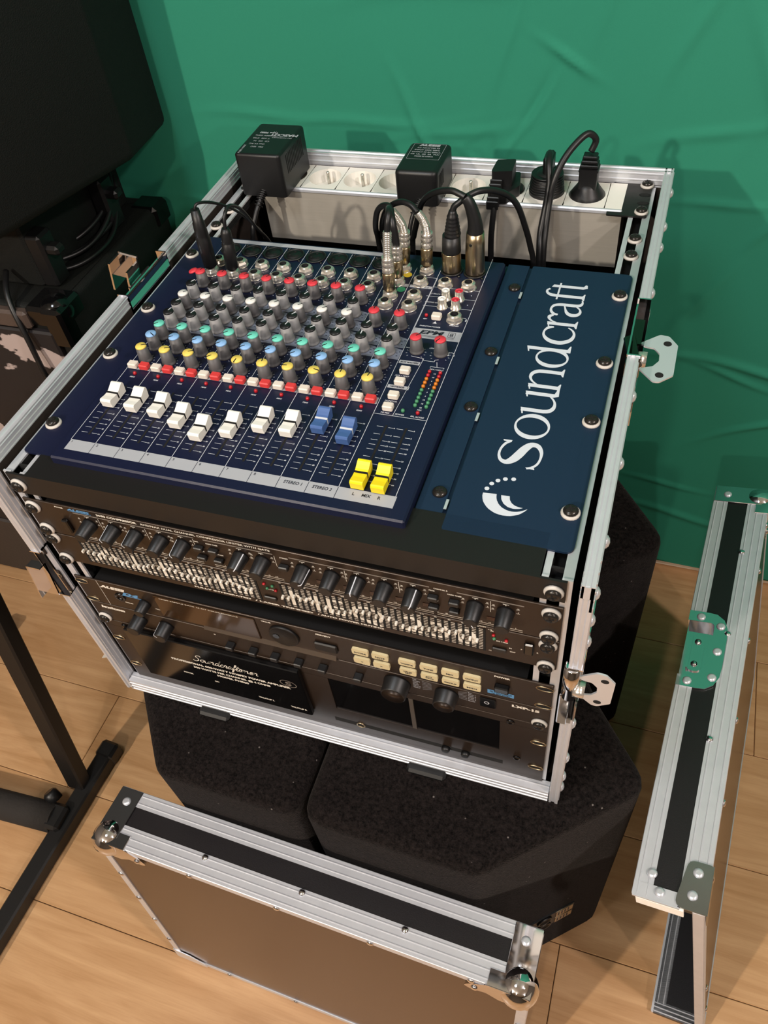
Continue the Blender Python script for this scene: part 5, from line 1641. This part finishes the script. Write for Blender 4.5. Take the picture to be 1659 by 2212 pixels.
# ================================================================== the two loose lids
def axes_matrix(o, ux, uy, uz):
    o = V(*o)
    return Matrix(((ux.x, uy.x, uz.x, o.x), (ux.y, uy.y, uz.y, o.y), (ux.z, uy.z, uz.z, o.z), (0, 0, 0, 1)))
def rivet(n=14, r=5.2, hole=True):
    q = B(); q.lathe([(r, 0), (r * 0.96, 1.0), (r * 0.72, 2.0), (r * 0.46, 2.3)] if hole else [(r * 0.9, 0), (r * 0.8, 1.4), (r * 0.4, 2.2), (0, 2.4)], (0, 0, 0), (0, 0, 1), n)
    if hole:
        q.m = 1; q.lathe([(r * 0.46, 2.32), (r * 0.44, 1.0), (0, 1.0)], (0, 0, 0), (0, 0, 1), 10, caps=False)
    return q.mesh('rivet', [M['steel'] if hole else M['chrome'], M['void']])
RV_H, RV_D = rivet(), rivet(12, 4.6, False)
def lid(name, label, Mx, W, Tk, H, near_open, catch, group):
    """local: x along the top edge, y from the outer panel (0) to the open side (Tk), z up"""
    t = Thing(name, label, 'lid', (0, 0, 0), group, Mx)
    q = B(); q.box(4, W - 4, 1.2, 9, 4, H - 4); t.part('panel', q, M['panelbrown'])
    q = B()
    c0, c1 = catch if catch else (0, 0)
    if catch:
        q.box(0, c0 + 8, 9, Tk - 3, H - 9, H - 0.8); q.box(c1 - 8, W, 9, Tk - 3, H - 9, H - 0.8); q.box(c0 + 8, c1 - 8, 9, Tk - 36, H - 9, H - 0.8)
    else:
        q.box(0, W, 9, Tk - 3, H - 9, H - 0.8)
    t.part('side_wall', q, M['laminate'])
    q = B(); q.box(0, W, 9, Tk - 3, 0.8, 9); t.part('side_wall', q, M['laminate'])
    q = B(); q.box(W - 9, W - 0.8, 9, Tk - 3, 9, H - 9); t.part('side_wall', q, M['laminate'])
    if not near_open:
        q = B(); q.box(0.8, 9, 9, Tk - 3, 9, H - 9); t.part('side_wall', q, M['laminate'])
    # angle rail on the panel's edges: one leg on the face, the other around the side with ridges
    def flank(y0, y1, n, h): return ribs(y0, y1, n, h)
    ang = [(11, 0), (11, -0.0)]
    prof = [(9, -11), (0, -11)] + [(0, -0.5)] + [(y, 0 + h) for (y, h) in ribs(0.6, 26, 3, 0.8)] + [(26, -1.0), (9, -1.0)]
    prof = [(y, H + d) for (y, d) in prof]
    ton = [(y, H + h) for (y, h) in ribs(Tk - 19, Tk - 0.6, 2, 0.8)] + [(Tk, H - 0.6), (Tk, H - 11), (Tk - 3, H - 11), (Tk - 3, H - 1.0), (Tk - 19, H - 1.0)]
    def run(pr, a, c):
        qq = B(); qq.prism(pr, a, c, 'x'); return qq
    t.part('edge_rail', run(prof, 0.5, W - 0.5), M['alu'])
    if catch:
        t.part('edge_rail', run(ton, 0.5, c0), M['alu']); t.part('edge_rail', run(ton, c1, W - 0.5), M['alu'])
    else:
        t.part('edge_rail', run(ton, 0.5, W - 0.5), M['alu'])
    low = lambda pr: [(y, H - z) for (y, z) in pr]
    t.part('edge_rail', run(low(prof), 0.5, W - 0.5), M['alu']); t.part('edge_rail', run(low(ton), 0.5, W - 0.5), M['alu'])
    # upright rails at the ends
    def upright(pr, x_of):
        qq = B(); qq.prism([(x_of(z), y) for (y, z) in pr], 0.5, H - 0.5, 'z'); return qq
    t.part('edge_rail', upright(prof, lambda z: W - (H - z)), M['alu']); t.part('edge_rail', upright(ton, lambda z: W - (H - z)), M['alu'])
    if not near_open:
        t.part('edge_rail', upright(prof, lambda z: H - z), M['alu']); t.part('edge_rail', upright(ton, lambda z: H - z), M['alu'])
    else:
        q = B(); q.box(-1, 1.5, 0, 12, 0.5, H - 0.5, 0.5); q.box(-1, 10, 0, 1.2, 0.5, H - 0.5)
        t.part('edge_rail', q, M['alu'])
    return t
def rivets(t, H, pts, m, top=True):
    for (x, y) in pts:
        o = t.part('rivet', m, None, loc=(x, y, H + 0.3))
def ball_corner(t, x, z, sx, Tk, zdir=1):
    """corner cap at the outer panel's corner: sx +1 when the lid runs on towards +x"""
    q = B()
    c = Vector((x + sx * 13, 12, z - zdir * 14))
    prof = [(21 * math.cos(R(a)), 21 * math.sin(R(a))) for a in range(-90, 91, 12)]
    prof[0] = (0.01, -21); prof[-1] = (0.01, 21)
    q.lathe(prof, c, (0, 0, 1), 28, caps=False)
    o = t.part('corner_ball', q, M['chrome'])
    q = B()
    a, e = (x - sx * 0.9, x + sx * 29)
    q.box(min(a, e), max(a, e), 8, Tk - 1, min(z, z + zdir * 1.4), max(z, z + zdir * 1.4), 0.5)
    q.box(min(a, x + sx * 44), max(a, x + sx * 44), -1.2, 16, min(z, z + zdir * 1.3), max(z, z + zdir * 1.3), 0.5)
    q.box(min(x - sx * 1.2, x), max(x - sx * 1.2, x), 0, Tk - 1, min(z, z - zdir * 30), max(z, z - zdir * 30), 0.5)
    leaf = [(x - sx * 1, z + zdir * 1), (x + sx * 44, z + zdir * 1), (x + sx * 62, z - zdir * 14), (x + sx * 68, z - zdir * 24), (x + sx * 60, z - zdir * 29), (x + sx * 44, z - zdir * 25), (x + sx * 30, z - zdir * 34), (x - sx * 1, z - zdir * 34)]
    q.prism(fillet(leaf, 5, 3), -1.4, 0, 'y')
    t.part('corner_plate', q, M['chrome'])
    t.part('rivet', RV_H, None, loc=(x + sx * 15, Tk - 17, z + zdir * 1.4))
    r = t.part('rivet', RV_D, None, loc=(x + sx * 56, -1.4, z - zdir * 21), rot=(R(90), 0, 0))

# front lid leaning on the monitors
yaw, lean = R(-1.4), R(5.5)
u = Vector((math.cos(yaw), math.sin(yaw), 0)); n = Vector((-math.sin(yaw), math.cos(yaw), 0))
w = Vector((0, 0, 1)) * math.cos(lean) + n * math.sin(lean); v = n * math.cos(lean) - Vector((0, 0, 1)) * math.sin(lean)
HF = 419.0
A = Vector((-251.2, -168.0, -467.6))
t = lid('case_lid', 'wide black flight case lid with ball corners standing in front of the monitors', axes_matrix(tuple(A - w * HF), u, v, w), 520, 68.5, HF, False, None, 'loose case lids')
rivets(t, HF, [(140, 22), (262, 22), (382, 22)], RV_D)
ball_corner(t, 0, HF, 1, 68.5); ball_corner(t, 520, HF, -1, 68.5)
for (sx, x) in ((1, 0), (-1, 520)):
    q = B()
    q.prism(fillet([(x - sx * 1, 0), (x + sx * 52, 0), (x + sx * 52, 10), (x + sx * 26, 26), (x - sx * 1, 30)], 4, 3), -1.4, 0, 'y')
    q.box(min(x - sx * 1.4, x), max(x - sx * 1.4, x), -1, 40, 0, 30)
    t.part('corner_brace', q, M['steel'])
for x in (90, 200, 310, 420):
    for z in (6.5, HF - 6.0): t.part('rivet', RV_D, None, loc=(x + 40 if z > 50 else x, -0.2, z), rot=(R(90), 0, 0))
for z in (80, 160, 240, 320):
    for x in (6, 514): t.part('rivet', RV_D, None, loc=(x, -0.2, z), rot=(R(90), 0, 0))

# side lid leaning on the right-hand monitor
yaw, lean = R(-4.8), R(-10.9)
u = Vector((-math.sin(yaw), math.cos(yaw), 0)); n = Vector((math.cos(yaw), math.sin(yaw), 0))
w = Vector((0, 0, 1)) * math.cos(lean) + n * math.sin(lean); v = n * math.cos(lean) - Vector((0, 0, 1)) * math.sin(lean)
HS, TS, WS = 480.0, 70.0, 578.0
A = Vector((346.6, -66.0, -421.0))
base = A + v * TS - w * HS
C0, C1 = 246.0, 356.0
t = lid('case_lid', 'long black flight case lid with a catch dish standing on edge at right', axes_matrix(tuple(base), u, -v, w), WS, TS, HS, True, (C0, C1), 'loose case lids')
rivets(t, HS, [(186, 23), (330, 23), (462, 23)], RV_D)
ball_corner(t, WS, HS, -1, TS)
# catch dish: D-shaped rim, sunk floor, raised striker
y1 = TS - 0.2
rim = B()
rim.box(C0, C0 + 15, y1 - 22, y1, HS + 0.2, HS + 1.6); rim.box(C1 - 15, C1, y1 - 22, y1, HS + 0.2, HS + 1.6)
ou = [(C0, y1 - 22), (C0 + 1, y1 - 32), (C0 + 8, y1 - 41), (C0 + 20, y1 - 46), (C0 + 34, y1 - 47), (C1 - 34, y1 - 47), (C1 - 20, y1 - 46), (C1 - 8, y1 - 41), (C1 - 1, y1 - 32), (C1, y1 - 22)]
inn = [(C0 + 15, y1 - 22), (C0 + 15, y1 - 27), (C0 + 16, y1 - 29), (C0 + 18, y1 - 30.5), (C0 + 22, y1 - 31), (C1 - 22, y1 - 31), (C1 - 18, y1 - 30.5), (C1 - 16, y1 - 29), (C1 - 15, y1 - 27), (C1 - 15, y1 - 22)]
for k in range(len(ou) - 1):
    rim.prism([ou[k], ou[k + 1], inn[k + 1], inn[k]], HS + 0.2, HS + 1.6, 'z')
dish = t.part('catch_dish', rim, M['chrome'])
q = B()
path = [(C0 + 15, y1)] + inn + [(C1 - 15, y1)]
for k in range(len(path) - 1):
    (a0, b0), (a1, b1) = path[k], path[k + 1]
    q.add([(a0, b0, HS + 1.4), (a1, b1, HS + 1.4), (a1, b1, HS - 11), (a0, b0, HS - 11)], [(0, 1, 2, 3)])
q.box(C0 + 14, C1 - 14, y1 - 32, y1, HS - 12.2, HS - 11)
q.T = Matrix.Translation(Vector(((C0 + C1) / 2, y1 - 15, HS - 11)))
q.prism(fillet([(-26, -8), (24, -8), (24, 8), (-26, 8)], 8, 5), 0, 2.2, 'z')
q.box(-24, 24, 6.4, 8.6, 0, 5)
t.part('catch_floor', q, M['chrome'])
for (x, y) in ((C0 + 8, y1 - 12), (C1 - 8, y1 - 14), (C0 + 18, y1 - 38), ((C0 + C1) / 2, y1 - 39), (C1 - 18, y1 - 38)):
    t.part('rivet', RV_H, None, loc=(x, y, HS + 1.6))
for x in ((C0 + C1) / 2 - 16, (C0 + C1) / 2 + 16):
    t.part('rivet', RV_D, None, loc=(x, y1 - 15, HS - 8.8))
# near end: mitred short rail, pale plywood edge, folded corner brace
q = B()
q.prism([(TS - 0.4, HS - 0.6), (TS - 0.4, HS + 0.4), (26, HS + 0.4), (26, HS - 0.6)], -0.8, 13, 'x')
q.box(-2.2, -0.6, 24, TS - 1, HS - 2, HS + 0.6)
t.part('end_rail', q, M['alu'])
q = B(); q.box(-2.4, 0.6, 20, TS - 4, HS - 19, HS - 2, 0.5); t.part('plywood_edge', q, M['ply'])
q = B(); q.prism([(y, 9 + h * 1.2) for (y, h) in ribs(TS - 18, TS - 3, 2, 0.8)] + [(TS - 3, 8.6), (TS - 18, 8.6)], 12, WS - 12, 'x'); t.part('inner_rail', q, M['alu'])
q = B(); q.prism([(x, 9 + h * 1.2) for (x, h) in ribs(0, 16, 3, 0.8)] + [(16, 8.6), (0, 8.6)], 12, TS - 1, 'y'); t.part('inner_rail', q, M['alu'])
q = B()
q.prism(fillet([(-1, -1), (48, -1), (48, 22), (-1, 30)], [1, 3, 9, 9], 4), HS + 0.9, HS + 2.2, 'z')
q.box(-1, 48, -1.8, -0.6, HS - 26, HS + 1.6); 
t.part('corner_brace', q, mat('grey_mirror_steel', (150, 154, 156), 0.2, 1.0))
for (x, y) in ((14, 14), (37, 12), (8, 44), (24, TS - 16)):
    t.part('rivet', RV_H, None, loc=(x, y, HS + (2.2 if y < 30 else 0.8)))
for (x, z) in ((40, HS - 12), (120, HS - 7), (220, HS - 7), (330, HS - 7), (440, HS - 7), (520, HS - 7), (12, 80), (12, 180)):
    t.part('rivet', RV_D, None, loc=(x, -0.4, z), rot=(R(90), 0, 0))

# ================================================================== loudspeakers at the left
sub = Thing('subwoofer', 'big black covered loudspeaker cabinet with scuffed front on the floor at left', 'speaker', (-850, 540, FLOOR))
ZS = -149.0
b = B(); rounded_prism(b, fillet([(-1250, 384), (-507, 384), (-507, 690), (-1250, 690)], 10, 3), FLOOR + 12, ZS, 10, 4)
cabn = sub.part('cabinet', b, M['tolex'])
b = B(); b.box(-1250, -530, 374, 386, -690, -184, 3); sub.part('front_grille', b, M['scuff'])
b = B(); b.box(-1250, -560, 372, 388, -181, -152, 4); sub.part('front_rail', b, mat('worn_grey_rail', (74, 62, 56), 0.5, bump=(300, 0.2)))
b = B(); b.box(-1250, -512, 372, 388, FLOOR + 12, -694, 4); sub.part('front_rail', b, mat('worn_dark_rail', (52, 46, 44), 0.55, bump=(300, 0.2)))
for (x, y) in ((-512, 392), ):
    b = B()
    pr = [(24 * math.cos(R(a)), 24 * math.sin(R(a))) for a in range(-90, 91, 12)]; pr[0] = (0.01, -24); pr[-1] = (0.01, 24)
    b.lathe(pr, (x - 14, y + 8, ZS - 12), (0, 0, 1), 24, caps=False)
    b.box(x - 52, x + 8, y - 14, y + 40, ZS - 30, ZS + 2.5, 5); b.box(x - 26, x + 8.5, y - 16, y + 14, ZS - 62, ZS + 2, 5)
    sub.part('corner_cap', b, M['gloss'])
b = B(); b.box(-552, -503, 650, 694, ZS - 34, ZS + 2.5, 6); sub.part('corner_cap', b, M['gloss'])
for (x, y) in ((-700, 500), (-880, 500)):
    b = B(); b.lathe([(30, 0), (26, 14)], (x, 450 if x > -800 else 640, FLOOR), (0, 0, 1), 16); sub.part('foot', b, M['plastic'])
b = B(); b.lathe([(26, 0), (26, 14)], (-560, 640, FLOOR), (0, 0, 1), 16); sub.part('foot', b, M['plastic'])

rackbox = Thing('amplifier_rack', 'low black box lying between the two loudspeaker cabinets at left', 'equipment box', (-830, 540, ZS))
b = B(); b.box(-1100, -560, 430, 670, ZS + 0.3, -28.3, 4); rackbox.part('housing', b, M['tolex'])
for (x, y) in ((-552, 448), (-548, 600)):
    b = B(); b.box(x - 10, x + 16, y - 16, y + 16, ZS + 0.5, -70, 4); b.box(x + 4, x + 34, y - 10, y + 10, ZS + 48, ZS + 62, 4)
    rackbox.part('bracket', b, M['plastic'])
ZBX = -28.0
top = Thing('pa_speaker', 'large dark loudspeaker cabinet turned inwards on top of the stack at left', 'speaker', (-750, 480, ZBX))
b = B(); rounded_prism(b, fillet([(-453, 684), (-446, 572), (-514, 350), (-1050, 290), (-1100, 684)], [12, 16, 12, 8, 8], 4), ZBX, 950, 14, 4, bottom=True)
top.part('cabinet', b, M['tolex'])

coil = Thing('cable_coil', 'coil of black cable hanging at the side of the left speaker stack', 'cable', (-560, 540, ZS))
loops = [([(-640, 440, -60), (-606, 478, -132), (-582, 504, -134), (-556, 540, -128), (-546, 588, -116), (-552, 630, -90), (-575, 665, -60)], 3.6),
         ([(-630, 430, -50), (-594, 462, -128), (-560, 490, -138), (-538, 530, -136), (-534, 580, -122), (-545, 625, -96), (-570, 660, -66)], 3.6),
         ([(-622, 424, -54), (-588, 454, -132), (-548, 472, -143), (-524, 514, -143), (-526, 574, -138), (-548, 632, -110), (-572, 664, -80)], 3.6),
         ([(-628, 432, -70), (-590, 470, -138), (-566, 500, -142), (-545, 546, -141), (-538, 596, -132), (-550, 640, -105), (-580, 668, -80)], 3.6)]
for pts, r_ in loops:
    b = B(); b.tube(pts, r_, 8, 6); coil.part('loop', b, M['rubber'])
b = B(); b.tube([(-606, 420, -120), (-586, 384, -138), (-568, 365, -190), (-556, 352, -300), (-540, 348, -420), (-520, 350, -600)], 4.2, 8, 6); coil.part('hanging_end', b, M['rubber'])

# ================================================================== stand at the lower left
st = Thing('keyboard_stand', 'black tubular stand with a floor foot, lower left corner', 'stand', (-560, -40, FLOOR))
def bar(p0, p1, wd, ht, m='black', rnd_=3):
    p0 = Vector(p0); p1 = Vector(p1); d = (p1 - p0); L = d.length; d.normalize()
    zz = Vector((0, 0, 1)) if abs(d.z) < 0.9 else Vector((0, 1, 0))
    x_ = d.cross(zz).normalized(); y_ = x_.cross(d)
    b = B(); b.T = Matrix(((x_.x, y_.x, d.x, p0.x), (x_.y, y_.y, d.y, p0.y), (x_.z, y_.z, d.z, p0.z), (0, 0, 0, 1)))
    b.box(-wd / 2, wd / 2, -ht / 2, ht / 2, 0, L, rnd_)
    return b
st.part('foot_bar', bar((-552, -420, FLOOR + 16), (-529, 52, FLOOR + 16), 30, 30), M['black'])
st.part('foot_cap', bar((-530.5, 34, FLOOR + 17), (-528.5, 66, FLOOR + 17), 35, 34, 'rubber', 5), M['rubber'])
st.part('upright', bar((-546, -18, FLOOR + 24), (-566, 130, -150), 34, 26), M['black'])
b = B(); b.tube([(-552, -84, FLOOR + 26), (-700, -92, FLOOR + 26), (-980, -106, FLOOR + 26)], 25, 18, 2); st.part('cross_tube', b, mat('worn_black_foam', (38, 34, 31), 0.9, bump=(200, 0.4)))
b = B(); b.box(-560, -532, -106, -62, FLOOR + 6, FLOOR + 46, 5); b.lathe([(14, 0), (13, 16), (9, 20)], (-566, -58, FLOOR + 34), (-0.6, 0.3, 0.7), 8); st.part('clamp', b, M['rubber'])
st.part('foot_bar', bar((-905, -480, FLOOR + 16), (-895, 226, FLOOR + 16), 30, 30), M['black'])
st.part('foot_cap', bar((-895.5, 210, FLOOR + 17), (-895, 242, FLOOR + 17), 35, 34, 'rubber', 5), M['rubber'])

b = B(); b.prism([(-660, 227), (-636, 238), (-660, 250)], FLOOR + 0.2, FLOOR + 1.2)
single('paper_scrap', b, M['socket'], 'tiny white paper scrap on floor near left side of case', 'paper', (-652, 238, FLOOR))
